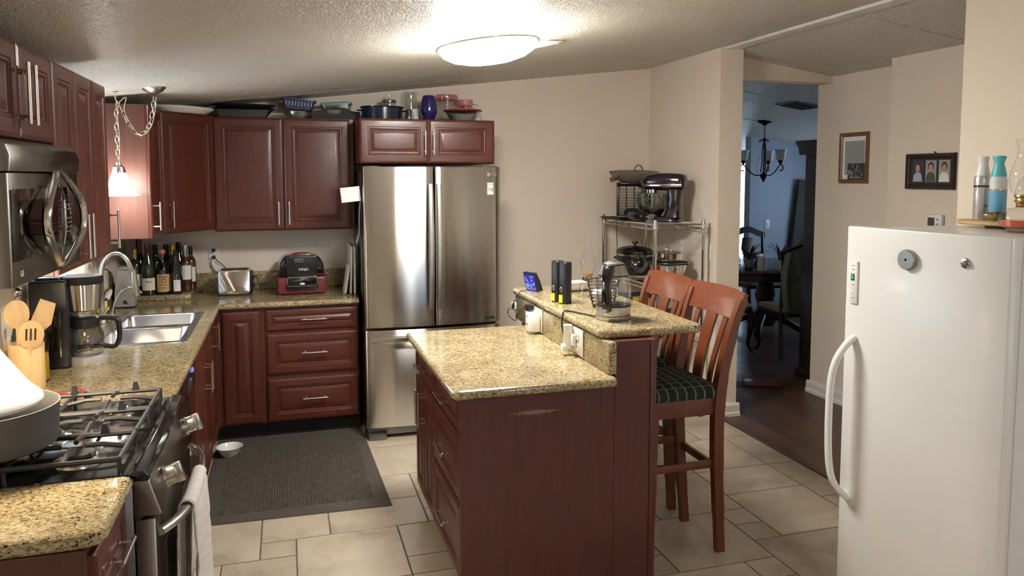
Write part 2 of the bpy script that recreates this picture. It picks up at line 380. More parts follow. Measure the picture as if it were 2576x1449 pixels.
m = MB(); m.box(-.1, 1.9, YN-.1, YN, -.06, CZ(-.1)); m.box(1.9, 3.1, YN-.1, YN, -.06, .85); m.box(1.9, 3.1, YN-.1, YN, 2.02, CZ(.9)); m.prism([(3.1, -.06), (4.03, -.06), (4.03, CZ(4.03)), (3.1, CZ(3.1))], 'y', YN-.1, YN); m.prism([(-.1, CZ(-.1)), (1.9, CZ(-.1)), (1.9, CZ(1.9))], 'y', YN-.1, YN); m.prism([(1.9, CZ(.9)), (3.1, CZ(.9)), (3.1, CZ(3.1)), (1.9, CZ(1.9))], 'y', YN-.1, YN); m.prism([(4.03, 0), (5.15, 0), (5.15, HZ(5.15)), (4.03, HZ(4.03))], 'y', YN-.1, YN)
S(m.build('wall_front', 'wall_paint', smooth=False))
S(MB().prism([(4.14, 2.425), (5.05, 2.425), (5.05, HZ(5.05)), (4.14, HZ(4.14))], 'y', -.86, -.74).build('trim_1', 'wall_paint', smooth=False))
# ridge strip and the thin battens over the ceiling joints
S(MB().prism([(3.985, CZ(3.985)), (4.03, 2.6155), (4.085, HZ(4.085)), (4.078, HZ(4.085)-.014), (4.03, 2.594), (3.992, CZ(3.985)-.014)], 'y', YN, -1.055).build('trim_2', 'trim_white', smooth=False))
for i, y in enumerate((-.36,)):
    S(MB().prism([(.05, CZ(.05)), (3.96, CZ(3.96)), (3.96, CZ(3.96)-.001), (.05, CZ(.05)-.001)], 'y', y-.012, y+.012).build('trim_%d' % (3+i), 'ceiling', smooth=False))
for i, y in enumerate((-2.2, .25, 1.6)):
    S(MB().prism([(4.15, HZ(4.15)), (7.9, HZ(7.9)), (7.9, HZ(7.9)-.003), (4.15, HZ(4.15)-.003)], 'y', y-.012, y+.012).build('trim_%d' % (4+i), 'ceiling', smooth=False))
def skirt(name, pts):
    """baseboard along floor points, profile to the left of travel"""
    m = MB()
    for (ax, ay), (bx, by) in zip(pts, pts[1:]):
        d = Vector((bx-ax, by-ay, 0)).normalized(); n = Vector((-d.y, d.x, 0)); A = Vector((ax, ay, 0))-d*0; B = Vector((bx, by, 0))
        P = [(0, 0), (.024, 0), (.024, .022), (.016, .034), (.016, .078), (.008, .094), (0, .094)]
        m.loops([[q+n*u+Vector((0, 0, v)) for u, v in P] for q in (A, B)])
    return S(m.build(name, 'trim_white', ang=25))
skirt('baseboard_right', [(3.96, -.002), (3.96, -1.079)][::-1]); skirt('baseboard_pillar', [(3.938, -1.055), (4.162, -1.055)][::-1])
skirt('baseboard_hall', [(5.05, -1.60), (5.05, -.676)]); skirt('baseboard_step', [(4.90, -3.0), (4.90, -1.60)]); skirt('baseboard_dining', [(5.15, -.70), (5.30, -.70)])
# windows
def window(name, xw, y0, y1, z0, z1, inward, mull=1):
    """window in a wall x = xw; inward +1 when the room is on the +x side"""
    m = MB(); t = .045
    for a, b, c, d in ((y0, y0+t, z0, z1), (y1-t, y1, z0, z1), (y0, y1, z0, z0+t), (y0, y1, z1-t, z1)): m.box(xw-.03, xw+.03, a, b, c, d)
    for k in range(mull):
        zc = z0+(z1-z0)*(k+1)/(mull+1); m.box(xw-.025, xw+.025, y0, y1, zc-.018, zc+.018)
    w = S(m.build(name, 'trim_white', smooth=False))
    MB().box(xw-.003, xw+.003, y0+t, y1-t, z0+t, z1-t).build('pane', 'window_glass', w, smooth=False)
    return w
w1 = window('window_1', -.06, WY0, WY1, WZ0, WZ1, 1)
m = MB(); c = .055
m.box(-.001, .016, WY0-c, WY0, WZ0-c, WZ1+c, .003); m.box(-.001, .016, WY1, WY1+c, WZ0-c, WZ1+c, .003); m.box(-.001, .016, WY0, WY1, WZ1, WZ1+c, .003); m.box(-.001, .03, WY0-c, WY1+c, WZ0-.03, WZ0, .003)
m.build('casing', 'trim_white', w1)
w4 = MB()
for a, b, c, d in ((1.9, 1.95, .85, 2.02), (3.05, 3.1, .85, 2.02), (1.9, 3.1, 1.41, 1.45), (1.9, 3.1, .85, .90), (1.9, 3.1, 1.97, 2.02)): w4.box(a, b, YN-.08, YN-.02, c, d)
w4 = S(w4.build('window_4', 'trim_white', smooth=False)); MB().box(1.95, 3.05, YN-.052, YN-.048, .90, 1.97).build('pane', 'window_glass', w4, smooth=False)
window('window_2', XE+.06, .5, 2.2, .85, 1.95, -1); window('window_3', XE+.06, 3.7, 5.2, .08, 2.0, -1, 0)
# ------------------------------------------------------------------ floors
fl = S(MB().box(0, 4.03, YN, 0, -.06, -.0016).build('floor', 'grout', smooth=False))
random.seed(11)
U = .16; X0, Y0 = .912, -2.08; C0, C1, R0, R1 = -6, 20, -13, 17
occ = {}; tiles = []
def put(c, r, w, h):
    for i in range(c, c+w):
        for j in range(r, r+h): occ[i, j] = 1
    tiles.append((c, r, w, h))
for t_ in ((-2, -2, 2, 3), (0, -2, 2, 2), (0, 0, 1, 1), (1, 0, 3, 3), (2, -2, 3, 2), (-1, 1, 2, 3), (-3, 1, 2, 2), (4, 0, 2, 2), (4, 2, 2, 1), (3, -4, 2, 2), (5, -3, 2, 2)): put(*t_)
SZ = [(3, 3), (3, 2), (2, 3), (2, 2), (3, 2), (2, 1), (1, 1)]
for r in range(R0, R1):
    for c in range(C0, C1):
        if (c, r) in occ: continue
        opts = SZ[:]; random.shuffle(opts); opts.sort(key=lambda q: -(q[0]*q[1]) + random.random()*5)
        for w, h in opts+[(1, 1)]:
            if c+w <= C1+1 and all((i, j) not in occ for i in range(c, c+w) for j in range(r, r+h)): put(c, r, w, h); break
tm = {}; g = .0035
def tile_mesh(w, h):
    m = MB(); a, b = w/2, h/2
    m.loops([[(x*(a-i), y*(b-i), z) for x, y in ((-1, -1), (1, -1), (1, 1), (-1, 1))] for i, z in ((0, -.006), (0, -.001), (.0015, 0))])
    o = m.build('tile', 'tile', smooth=False); me = o.data; bpy.data.objects.remove(o); return me
for c, r, w, h in tiles:
    x0 = max(X0+c*U, .0); x1 = min(X0+(c+w)*U, 3.985); y1 = min(Y0-r*U, 0); y0 = Y0-(r+h)*U
    if x1-x0 < .03 or y1-y0 < .03: continue
    key = (round(x1-x0-2*g, 3), round(y1-y0-2*g, 3))
    if key not in tm: tm[key] = tile_mesh(*key)
    o = bpy.data.objects.new('tile', tm[key]); COL.objects.link(o); o.parent = fl; o.location = ((x0+x1)/2, (y0+y1)/2, 0)
wf = S(MB().box(4.03, XE, YN, YF, -.06, -.005).build('floor_wood', 'dark_wood', smooth=False))
S(MB().prism([(3.985, -.004), (4.06, -.004), (4.055, .007), (3.992, .009)], 'y', -3.01, -1.08).build('trim_7', 'plank_wood', smooth=False))
random.seed(4); pm = {}
pw = .125; x = 4.062
while x < 7.9:
    y = -3.4+random.random()*-.9
    while y < 3.2:
        L = random.choice((.9, 1.2, 1.5)); y1 = min(y+L, 3.3)
        hidden = (x > 5.2 and y1 < -.7) or (x > 5.0 and y1 < -1.6) or (4.0 < x < 4.1 and y > -1)
        if not hidden:
            k = round(y1-y, 2)
            if k not in pm: pm[k] = tile_mesh(pw-.0006, k-.0006)
            o = bpy.data.objects.new('plank', pm[k]); COL.objects.link(o); o.parent = wf; o.location = (x+pw/2, (y+y1)/2, 0)
            if not pm[k].materials or pm[k].materials[0].name != 'plank_wood': pm[k].materials.clear(); pm[k].materials.append(M['plank_wood'])
        y = y1
    x += pw

# ================================================================== lights of the room
TILT = math.atan(.118)
lt = T('ceiling_light', 'round flush ceiling lamp with a glowing glass dome', 'ceiling light', (1.975, -2.25, CZ(1.975))); lt.rotation_euler = (0, -TILT, 0)
MB().lathe([(.10, 0), (.11, -.004), (.11, -.023), (.0, -.024)], 32).build('ceiling_plate', 'nickel', lt)
MB().lathe([(.236, -.036), (.243, -.038), (.243, -.046), (.236, -.048)], 56, closed=True).build('rim', 'nickel', lt)
MB().lathe([(.0, -.026), (.12, -.026), (.20, -.028), (.234, -.038), (.233, -.052), (.216, -.080), (.17, -.106), (.11, -.121), (.05, -.128), (.0, -.129)], 56, cap=(True, True)).build('dome', 'dome_glow', lt)
vt = T('ceiling_register', 'small pale air register on the ceiling beside the round lamp', 'vent', (2.36, -1.84, CZ(2.36))); vt.rotation_euler = (0, -TILT, R(20))
MB().box(-.05, .05, -.15, .15, -.008, 0, .003).build('frame', 'trim_white', vt)
for k in range(5): MB().box(-.04+.018*k, -.03+.018*k, -.13, .13, -.012, -.007).build('slat', 'trim_white', vt)
rl = T('ceiling_light', 'unseen round ceiling lamp added behind the viewer as fill light', 'ceiling light', (2.2, -6.6, CZ(2.2))); rl.rotation_euler = (0, -TILT, 0)  # extra lamp out of view, added to fill the room with light
MB().lathe([(.18, 0), (.195, -.02), (.18, -.022)], 32).build('rim', 'nickel', rl)
MB().lathe([(.18, -.018), (.17, -.05), (.12, -.08), (.0, -.095)], 32).build('dome', 'rear_fill_glow', rl)

# swag pendant over the sink
PY = -1.30
pd = T('pendant_lamp', 'swag pendant lamp on a chain with a glowing bell glass over the sink', 'pendant lamp', (.222, PY, 0))
cx = .405-.222
MB().lathe([(.0, -.034), (.02, -.032), (.045, -.020), (.060, -.004), (.062, 0)], 28, (cx, 0, CZ(.405)+.004)).build('canopy', 'nickel', pd)
m = MB(); m.tube([(-.001, 0, CZ(.22)), (0, 0, CZ(.22)-.04), (.012, 0, CZ(.22)-.062), (.022, 0, CZ(.22)-.05)], .004); m.lathe([(.016, 0), (.014, -.006)], 12, (0, 0, CZ(.22)+.003)); m.build('hook', 'nickel', pd)
def chain(parent, pts, L=.030):
    P = smooth_path(pts, 10); acc = 0; out = [P[0]]; last = P[0]
    for p in P[1:]:
        if (p-last).length >= L*.78: out.append(p); last = p
    m = MB()
    for i, (a, b) in enumerate(zip(out, out[1:])):
        d = (b-a).normalized(); s_ = d.cross(Vector((0, 1, 0))); s_ = s_.normalized() if s_.length > .01 else Vector((1, 0, 0))
        n = s_ if i % 2 else d.cross(s_).normalized(); c_ = (a+b)/2; h = (b-a).length*.5+.005
        m.tube([c_+d*h*math.cos(q)+n*.0085*math.sin(q) for q in [2*PI*k/10 for k in range(10)]], .0017, 5, closed=True)
    return m.build('chain', 'nickel', parent)
hz = CZ(.22)-.06
swag = [(cx, 0, CZ(.405)-.045), (cx-.005, 0, 2.08), (cx-.03, 0, 1.985), (.105, 0, 1.94), (.06, 0, 1.99), (.028, 0, 2.07), (.012, 0, hz)]
drop = [(.004, 0, hz), (0, 0, 1.95), (.003, 0, 1.80)]
chain(pd, swag); chain(pd, drop)
MB().tube(smooth_path([(a+.010, b+.012, c_) for a, b, c_ in swag[:-1]]+[(.05, .01, hz+.03), (.02, .006, hz+.005), (.006, .008, hz-.05)]+[(.010, .010, 1.93), (.006, .006, 1.80)], 5), .0022, 6).build('cord', 'label_cream', pd)
MB().lathe([(.0, .062), (.012, .060), (.014, .045), (.028, .035), (.034, .012), (.033, 0)], 24, (.003, 0, 1.738)).build('socket_cup', 'nickel', pd)
MB().shell([(.034, 1.742), (.040, 1.722), (.052, 1.69), (.068, 1.66), (.085, 1.635), (.098, 1.622)], .004, 36, (.003, 0, 0)).build('shade', 'pendant_glow', pd)
MB().ball((.003, 0, 1.68), .024).build('bulb', 'pendant_glow', pd)
# ================================================================== upper cabinets
LW = R(90)
def upper(label, y0, y1, z0, z1, splits, handles, d=.33, name='wall_cabinet'):
    t = T(name, label, 'cabinet', (.001, y0, 0), LW); w = y1-y0; cab_box(t, w, d, z0, z1, 'cherry')
    e = [0]+splits+[w]
    for i, (a, b) in enumerate(zip(e, e[1:])):
        dr = panel_front(t, 'door', b-a-.004, z1-z0-.006, (a+.002, -d, z0+.003))
        if handles[i]:
            side, zc, L = handles[i]; bar_handle(dr, (.03 if side == 'L' else b-a-.034, 0, zc-z0), L)
    return t
upper('short cherry wall cabinet with two doors above the microwave', -3.59, -2.929, 1.825, 2.10, [.333], [('R', 1.95, .17), ('L', 1.95, .17)])
upper('tall two-door cherry wall cabinet right beside the microwave', -2.927, -2.402, 1.395, 2.10, [.265], [('R', 1.505, .16), ('L', 1.505, .16)])
upper('narrow single-door cherry wall cabinet nearest the pendant lamp', -2.400, -2.165, 1.395, 2.10, [], [('R', 1.50, .16)])
# cabinet on the left wall past the window; its lit side faces the room
t = T('wall_cabinet', 'cherry wall cabinet behind the pendant lamp, its reddish side towards the sink', 'cabinet', (.001, -1.127, 0), LW)
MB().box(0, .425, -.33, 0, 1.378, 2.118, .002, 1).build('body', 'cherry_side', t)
dr = panel_front(t, 'door', .42, .735, (.002, -.33, 1.381)); bar_handle(dr, (.035, 0, .12), .16)
# diagonal corner cabinet
t = T('corner_wall_cabinet', 'diagonal cherry corner wall cabinet with one narrow door under the white platter', 'cabinet', (0, 0, 0))
MB().prism([(.001, -.001), (.001, -.70), (.33, -.70), (.604, -.345), (.604, -.001)], 'z', 1.372, 2.118).build('body', 'cherry', t, smooth=False)
an = math.atan2(.355, .274); L = math.hypot(.355, .274)
dr = panel_front(t, 'door', L-.01, .738, (.333, -.697, 1.376)); dr.rotation_euler = (0, 0, an); bar_handle(dr, (.045, 0, .115), .16)
# back run
t = T('wall_cabinet', 'wide two-door cherry wall cabinet on the back wall above the toaster', 'cabinet', (.607, -.001, 0)); cab_box(t, .915, .33, 1.357, 2.118, 'cherry')
dl = panel_front(t, 'door', .440, .752, (.002, -.33, 1.361)); bar_handle(dl, (.407, 0, .115), .155)
dr = panel_front(t, 'door', .440, .752, (.447, -.33, 1.361)); bar_handle(dr, (.030, 0, .115), .155)
t = T('wall_cabinet', 'short deep cherry cabinet with two doors above the steel refrigerator', 'cabinet', (1.528, -.001, 0)); cab_box(t, .915, .668, 1.808, 2.103, 'cherry')
dl = panel_front(t, 'door', .452, .289, (.002, -.668, 1.811), 'cherry_h'); bar_handle(dl, (.428, 0, .135), .16)
dr = panel_front(t, 'door', .452, .289, (.460, -.668, 1.811), 'cherry_h'); bar_handle(dr, (.026, 0, .135), .16)

# ================================================================== base cabinets
def toe(t, w, d): MB().box(0, w, -d+.07, -.02, .0, .112).build('toe_kick', 'black_matte', t, smooth=False)
t = T('base_cabinet', 'cherry base cabinet with three drawers left of the refrigerator', 'cabinet', (.912, -.001, 0)); cab_box(t, .60, .608, .112, .874, 'cherry'); toe(t, .60, .608)
for z0, z1 in ((.722, .858), (.434, .700), (.120, .402)):
    dr = panel_front(t, 'drawer', .588, z1-z0, (.009, -.608, z0), 'cherry_h', .052); bar_handle(dr, (.30, 0, (z1-z0)*.52), .16, False)
t = T('corner_base_cabinet', 'cherry corner base cabinet with narrow doors on both faces', 'cabinet', (0, 0, 0))
m = MB(); m.box(.001, .910, -.608, -.001, .112, .874); m.box(.001, .608, -1.03, -.608, .112, .70); m.box(.588, .608, -1.03, -.608, .70, .874); m.build('body', 'cherry', t, smooth=False)
MB().prism([(.02, -.02), (.910, -.02), (.910, -.54), (.54, -.54), (.54, -1.03), (.02, -1.03)], 'z', 0, .112).build('toe_kick', 'black_matte', t, smooth=False)
panel_front(t, 'door', .236, .738, (.652, -.608, .120))
dr = panel_front(t, 'door', .375, .738, (.608, -1.027, .120)); dr.rotation_euler = (0, 0, LW); bar_handle(dr, (.035, 0, .66), .16)
t = T('sink_base_cabinet', 'dark cherry sink base cabinet with two doors facing the island', 'cabinet', (.001, -1.868, 0), LW); w = .836
m = MB(); m.box(0, w, -.607, 0, .112, .70); m.box(0, w, -.607, -.585, .70, .874); m.box(0, .02, -.607, 0, .70, .874); m.box(w-.02, w, -.607, 0, .70, .874); m.build('body', 'cherry', t, smooth=False); toe(t, w, .607)
d1 = panel_front(t, 'door', .413, .738, (.003, -.607, .120)); bar_handle(d1, (.38, 0, .54), .16)
d2 = panel_front(t, 'door', .413, .738, (.420, -.607, .120)); bar_handle(d2, (.033, 0, .54), .16)
t = T('dishwasher', 'black built-in dishwasher under the counter with a small blue display', 'dishwasher', (.001, -2.472, 0), LW)
MB().box(0, .60, -.58, 0, .10, .872).build('body', 'black_plastic', t, smooth=False); toe(t, .60, .60)
MB().box(.004, .596, -.622, -.58, .115, .735, .006).build('door', 'black_gloss', t)
cp = MB().box(.004, .596, -.628, -.58, .740, .868, .006).build('control_panel', 'black_gloss', t)
MB().box(.34, .46, -.630, -.627, .755, .80).build('handle_label', 'steel', cp); MB().box(.50, .515, -.630, -.627, .815, .835).build('display', 'led_blue', cp)
t = T('base_cabinet', 'narrow cherry filler cabinet between the dishwasher and the stove', 'cabinet', (.001, -2.738, 0), LW); cab_box(t, .262, .607, .112, .874, 'cherry'); toe(t, .262, .607)
panel_front(t, 'door', .256, .738, (.003, -.607, .120))
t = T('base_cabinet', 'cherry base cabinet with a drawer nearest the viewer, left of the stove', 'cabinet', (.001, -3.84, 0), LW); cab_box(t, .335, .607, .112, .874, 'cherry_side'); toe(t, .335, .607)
dr = panel_front(t, 'drawer', .329, .15, (.003, -.607, .708), 'cherry_h'); bar_handle(dr, (.165, 0, .075), .15, False)
panel_front(t, 'door', .329, .575, (.003, -.607, .120))

# ================================================================== counters and sink
ct = T('countertop', 'L-shaped speckled tan granite counter along the back and left walls', 'countertop', (0, 0, 0))
m = MB(); zb, zt = .876, .914
m.prism([(.001, -.001), (1.513, -.001), (1.513, -.632), (.630, -.632), (.630, -.90), (.001, -.90)], 'z', zb, zt)
m.box(.001, .12, -1.75, -.90, zb, zt); m.box(.565, .630, -1.75, -.90, zb, zt); m.box(.001, .630, -2.738, -1.75, zb, zt)
for a, b in (((1.513, -.630), (.629, -.630)), ((.629, -.630), (.629, -2.738))):
    m.tube([(a[0], a[1], .895), (b[0], b[1], .895)], .019, 14)
m.build('slab', 'granite', ct, ang=25)
tag(MB().box(.022, 1.505, -.021, -.001, .9145, 1.045, .003).build('backsplash', 'granite'), 'low granite backsplash along the back wall behind the toaster', 'backsplash')
tag(MB().box(.001, .021, -2.738, -.001, .9145, 1.045, .003).build('backsplash', 'granite'), 'low granite backsplash along the left wall under the window', 'backsplash')
nc = T('countertop', 'short speckled granite counter nearest the viewer beside the stove', 'countertop', (0, 0, 0))
P = [(.001, -3.505), (.630, -3.505), (.630, -3.79)]+[(.60+.03*math.cos(R(a)), -3.80+.03*math.sin(R(a))) for a in (-10, -30, -50, -70)]+[(.57, -3.832), (.001, -3.832)]
m = MB(); m.prism(P, 'z', zb, zt)
m.tube([(x, y, .895) for x, y in P[1:-1]]+[(.001, -3.832, .895)], .019, 14); m.build('slab', 'granite', nc, ang=25)
tag(MB().box(.001, .021, -3.83, -3.506, .9145, 1.045, .003).build('backsplash', 'granite'), 'short granite backsplash left of the stove', 'backsplash')
sk = T('kitchen_sink', 'stainless double-bowl sink set in the granite counter', 'sink', (.11, -1.765, .914))
m = MB(); W_, L_ = .470, .880
def frame(z): pass
def plate(m, x0, x1, y0, y1, z0=.0, z1=.004): m.box(x0, x1, y0, y1, z0, z1, .0015, 1)
bas = [(.065, .435, .040, .415), (.065, .435, .465, .840)]
plate(m, 0, .065, 0, L_); plate(m, .435, W_, 0, L_); plate(m, .065, .435, 0, .04); plate(m, .065, .435, .415, .465); plate(m, .065, .435, .84, L_); m.build('rim', 'sink_steel', sk)
for x0, x1, y0, y1 in bas:
    m = MB()
    lps = []
    for ins, z, r in ((0, .003, .03), (.004, -.005, .035), (.010, -.13, .05), (.030, -.165, .05), (.07, -.175, .04)):
        lps.append([(p[0], p[1], z) for p in rrect(x0+ins, x1-ins, y0+ins, y1-ins, r, 5)])
    m.loops(lps, (False, True)); b = m.build('basin', 'sink_steel', sk)
    MB().lathe([(.035, -.174), (.03, -.1735), (.0, -.1735)], 20, ((x0+x1)/2, (y0+y1)/2, 0)).build('drain', 'dark_steel', b)

# ================================================================== island
IW = R(-90)
t = T('kitchen_island', 'dark cherry kitchen island with drawers, doors and a plain scuffed end panel', 'island', (2.318, -1.86, 0), IW)
cab_box(t, 1.028, .610, .112, .874, 'cherry'); MB().box(0, 1.028, -.54, -.02, 0, .112).build('toe_kick', 'black_matte', t, smooth=False)
def m_end():
    q = NT('cherry_end_panel'); tc = q.n('ShaderNodeTexCoord'); sp = q.n('ShaderNodeSeparateXYZ'); q.l(tc.outputs['Object'], sp.inputs[0])
    g_ = q.noise(q.coord((14, 14, 1.2)), 4, 6, .6, .6); c_ = q.ramp(g_, [(.3, srgb(78, 37, 30)), (.72, srgb(94, 47, 38))])
    def near(o, c0, hw):
        s_ = q.n('ShaderNodeMath', operation='SUBTRACT'); s_.inputs[1].default_value = c0; q.l(o, s_.inputs[0])
        a_ = q.n('ShaderNodeMath', operation='ABSOLUTE'); q.l(s_.outputs[0], a_.inputs[0])
        r_ = q.n('ShaderNodeMapRange'); r_.inputs[1].default_value = 0; r_.inputs[2].default_value = hw; r_.inputs[3].default_value = 1; r_.inputs[4].default_value = 0; q.l(a_.outputs[0], r_.inputs[0]); return r_.outputs[0]
    mk = q.n('ShaderNodeMath', operation='MULTIPLY'); q.l(near(sp.outputs[2], .783, .022), mk.inputs[0]); q.l(near(sp.outputs[1], -.32, .24), mk.inputs[1])
    nz = q.noise(q.coord((1, 1, 1)), 210, 3, .7); ad = q.n('ShaderNodeMath', operation='MULTIPLY'); q.l(mk.outputs[0], ad.inputs[0]); q.l(nz, ad.inputs[1])
    c2 = q.mix(q.ramp(ad.outputs[0], [(.27, (0, 0, 0, 1)), (.34, (1, 1, 1, 1))]), c_, srgb(140, 112, 100))
    q.set(c2, .45, 0, .06); MATS['end_panel'] = q.m
m_end()
m = MB(); m.box(1.028, 1.046, -.630, .0220, .0, .874, .0015, 1); m.build('end_panel', 'end_panel', t, smooth=False)
a = .505
dr = panel_front(t, 'drawer', a-.006, .150, (.003, -.610, .716), 'cherry_h', .045); bar_handle(dr, (a/2, 0, .075), .16, False)
d1 = panel_front(t, 'door', a/2-.004, .585, (.003, -.610, .120)); bar_handle(d1, (a/2-.035, 0, .47), .17)
d2 = panel_front(t, 'door', a/2-.004, .585, (a/2+.001, -.610, .120)); bar_handle(d2, (.03, 0, .47), .17)
for z0, z1 in ((.716, .866), (.440, .700), (.120, .424)):
    dr = panel_front(t, 'drawer', 1.022-a, z1-z0, (a+.003, -.610, z0), 'cherry_h', .05); bar_handle(dr, ((1.022-a)/2, 0, (z1-z0)/2), .16, False)
t = T('bar_wall', 'tall cherry knee wall carrying the raised bar', 'island wall', (0, 0, 0))
MB().box(2.3405, 2.50, -2.906, -1.63, 0, 1.046, .0015, 1).build('panel', 'cherry_panel', t, smooth=False)
MB().box(2.501, 2.530, -2.910, -1.62, 0, 1.046, .004, 2).build('edge_trim', 'cherry_panel', t)
t = T('island_countertop', 'lower granite worktop of the island with a rounded edge', 'countertop', (0, 0, 0))
m = MB(); m.box(1.664, 2.315, -2.965, -1.835, .876, .914)
m.tube([(2.315, -2.963, .895), (1.68, -2.963, .895), (1.669, -2.959, .895), (1.663, -2.948, .895), (1.663, -1.84, .895)], .019, 14); m.build('slab', 'granite', t, ang=25)
tag(MB().box(2.304, 2.340, -2.925, -1.62, .9145, 1.046, .004, 2).build('granite_riser', 'granite'), 'upright granite riser with two outlets between the island levels', 'backsplash')
t = T('raised_counter', 'raised granite bar top holding the glass kettle', 'countertop', (0, 0, 0))
m = MB(); m.box(2.315, 2.762, -2.845, -1.595, 1.047, 1.085)
m.tube([(2.315, -1.60, 1.066), (2.315, -2.835, 1.066), (2.325, -2.845, 1.066), (2.752, -2.845, 1.066), (2.762, -2.835, 1.066), (2.762, -1.60, 1.066)], .019, 14); m.build('slab', 'granite', t, ang=25)
# ================================================================== refrigerator
FX, FW_, FY = 1.533, .905, -.835
t = T('refrigerator', 'stainless steel french-door refrigerator with bottom freezer drawer', 'refrigerator', (FX, 0, 0))
MB().box(.004, FW_-.004, -.735, -.03, .03, 1.755, .004).build('body', 'dark_steel', t)
def fdoor(name, x0, x1, z0, z1, bow=.030):
    n = 14; lps = []
    xs = [x0+(x1-x0)*i/n for i in range(n+1)]; xc = FW_/2
    f = lambda x: FY-bow*(1-((x-xc)/(FW_/2))**2)
    pl = [(x0, -.742)]+[(x0, f(x0)+.012)]+[(x0+.004, f(x0)+.003)]+[(x, f(x)) for x in xs[1:-1]]+[(x1-.004, f(x1)+.003), (x1, f(x1)+.012), (x1, -.742)]
    return MB().prism(pl, 'z', z0, z1, .003, 2).build(name, 'stainless', t, ang=30)
dL = fdoor('door', 0, .4495, .745, 1.785); dR = fdoor('door', .4555, FW_, .745, 1.785); dB = fdoor('freezer_drawer', 0, FW_, .085, .728)
for par, x in ((dL, .425), (dR, .480)):
    m = MB(); n = 12; lps = []
    for i in range(n+1):
        z = .855+(1.675-.855)*i/n; b = 4*(i/n)*(1-i/n); y = -.892-.022*b; w = .017+.003*b
        lps.append([(x-w, y+.012, z), (x-w*.8, y-.004, z), (x, y-.009, z), (x+w*.8, y-.004, z), (x+w, y+.012, z)])
    m.loops(lps); 
    for z in (.875, 1.655): m.box(x-.013, x+.013, -.894, -.85, z-.015, z+.015, .004)
    m.build('handle', 'kettle_steel', par, ang=50)
m = MB(); lps = []
for i in range(13):
    x = .03+(FW_-.06)*i/12; b = 4*(i/12)*(1-i/12); y = -.876-.034*b
    lps.append([(x, y+.012, .655), (x, y-.006, .66), (x, y-.01, .675), (x, y-.006, .69), (x, y+.012, .695)])
m.loops(lps)
for x in (.06, FW_-.06): m.box(x-.015, x+.015, -.885, -.835, .662, .688, .004)
m.build('handle', 'steel', dB, ang=50)
m = MB(); m.box(.01, FW_-.01, -.80, -.70, .02, .08, .006)
m.build('base_grille', 'dark_steel', t)
for x in (.07, FW_-.07): MB().prism([(x-.06, -.84), (x+.06, -.84), (x+.075, -.72), (x-.075, -.72)], 'z', 0, .05, .01).build('foot', 'dark_steel', t)
for x in (.06, FW_-.06): MB().box(x-.05, x+.05, -.80, -.60, 1.758, 1.79, .008).build('hinge_cover', 'dark_steel', t)
yl = FY-.030*(1-((.834-FW_/2)/(FW_/2))**2)-.001
MB().lathe([(.0, 0), (.012, 0), (.012, .001), (.0, .001)], 20, mtx=Matrix.Translation((.822, yl-.002, 1.735)) @ Matrix.Rotation(R(90), 4, 'X')).build('emblem', 'chrome', dR)
text('lettering', 'LG', .028, 'chrome', dR, (.858, yl-.003, 1.735))
stk = MB().box(.812, .856, yl-.003, yl-.001, 1.600, 1.682).build('sticker', 'label_white', dR, smooth=False)
m = MB()
for a, b, c, d in ((.814, .854, 1.602, 1.604), (.814, .854, 1.678, 1.680), (.814, .816, 1.602, 1.680), (.852, .854, 1.602, 1.680)): m.box(a, b, yl-.0036, yl-.0025, c, d)
m.build('border', 'black_plastic', stk, smooth=False)
text('lettering', 'LINEAR', .0095, 'black_plastic', stk, (.834, yl-.0035, 1.668)); text('lettering', '10', .036, 'black_plastic', stk, (.834, yl-.0035, 1.634))
MB().box(.79, .86, yl-.003, yl-.001, .765, .782).build('name_strip', 'dark_steel', dR, smooth=False)
# notes on the left flank of the refrigerator
tag(MB().box(1.40, 1.522, -.765, -.764, 1.56, 1.655).xf(Matrix.Translation((1.46, -.76, 1.6)) @ Matrix.Rotation(R(-6), 4, 'Y') @ Matrix.Translation((-1.46, .76, -1.6))).build('paper_note', 'paper', smooth=False), 'white paper note sticking out from the left side of the refrigerator', 'paper')
m = MB(); m.tube(smooth_path([(1.523, -.735, 1.56), (1.518, -.70, 1.45), (1.520, -.66, 1.35), (1.505, -.60, 1.28)], 5), [.014]*15+[.008], 6, flat=.25)
tag(m.build('oven_mitt_strap', 'frosted'), 'pale cloth strap hanging on the left side of the refrigerator', 'strap')
tag(MB().prism([(-.45, 1.50), (-.62, 1.50), (-.60, 1.60), (-.56, 1.63)], 'x', FX+FW_, FX+FW_+.03).build('magnet_clip', 'leaf_dark', smooth=False), 'dark green clip on the right side of the refrigerator', 'clip')

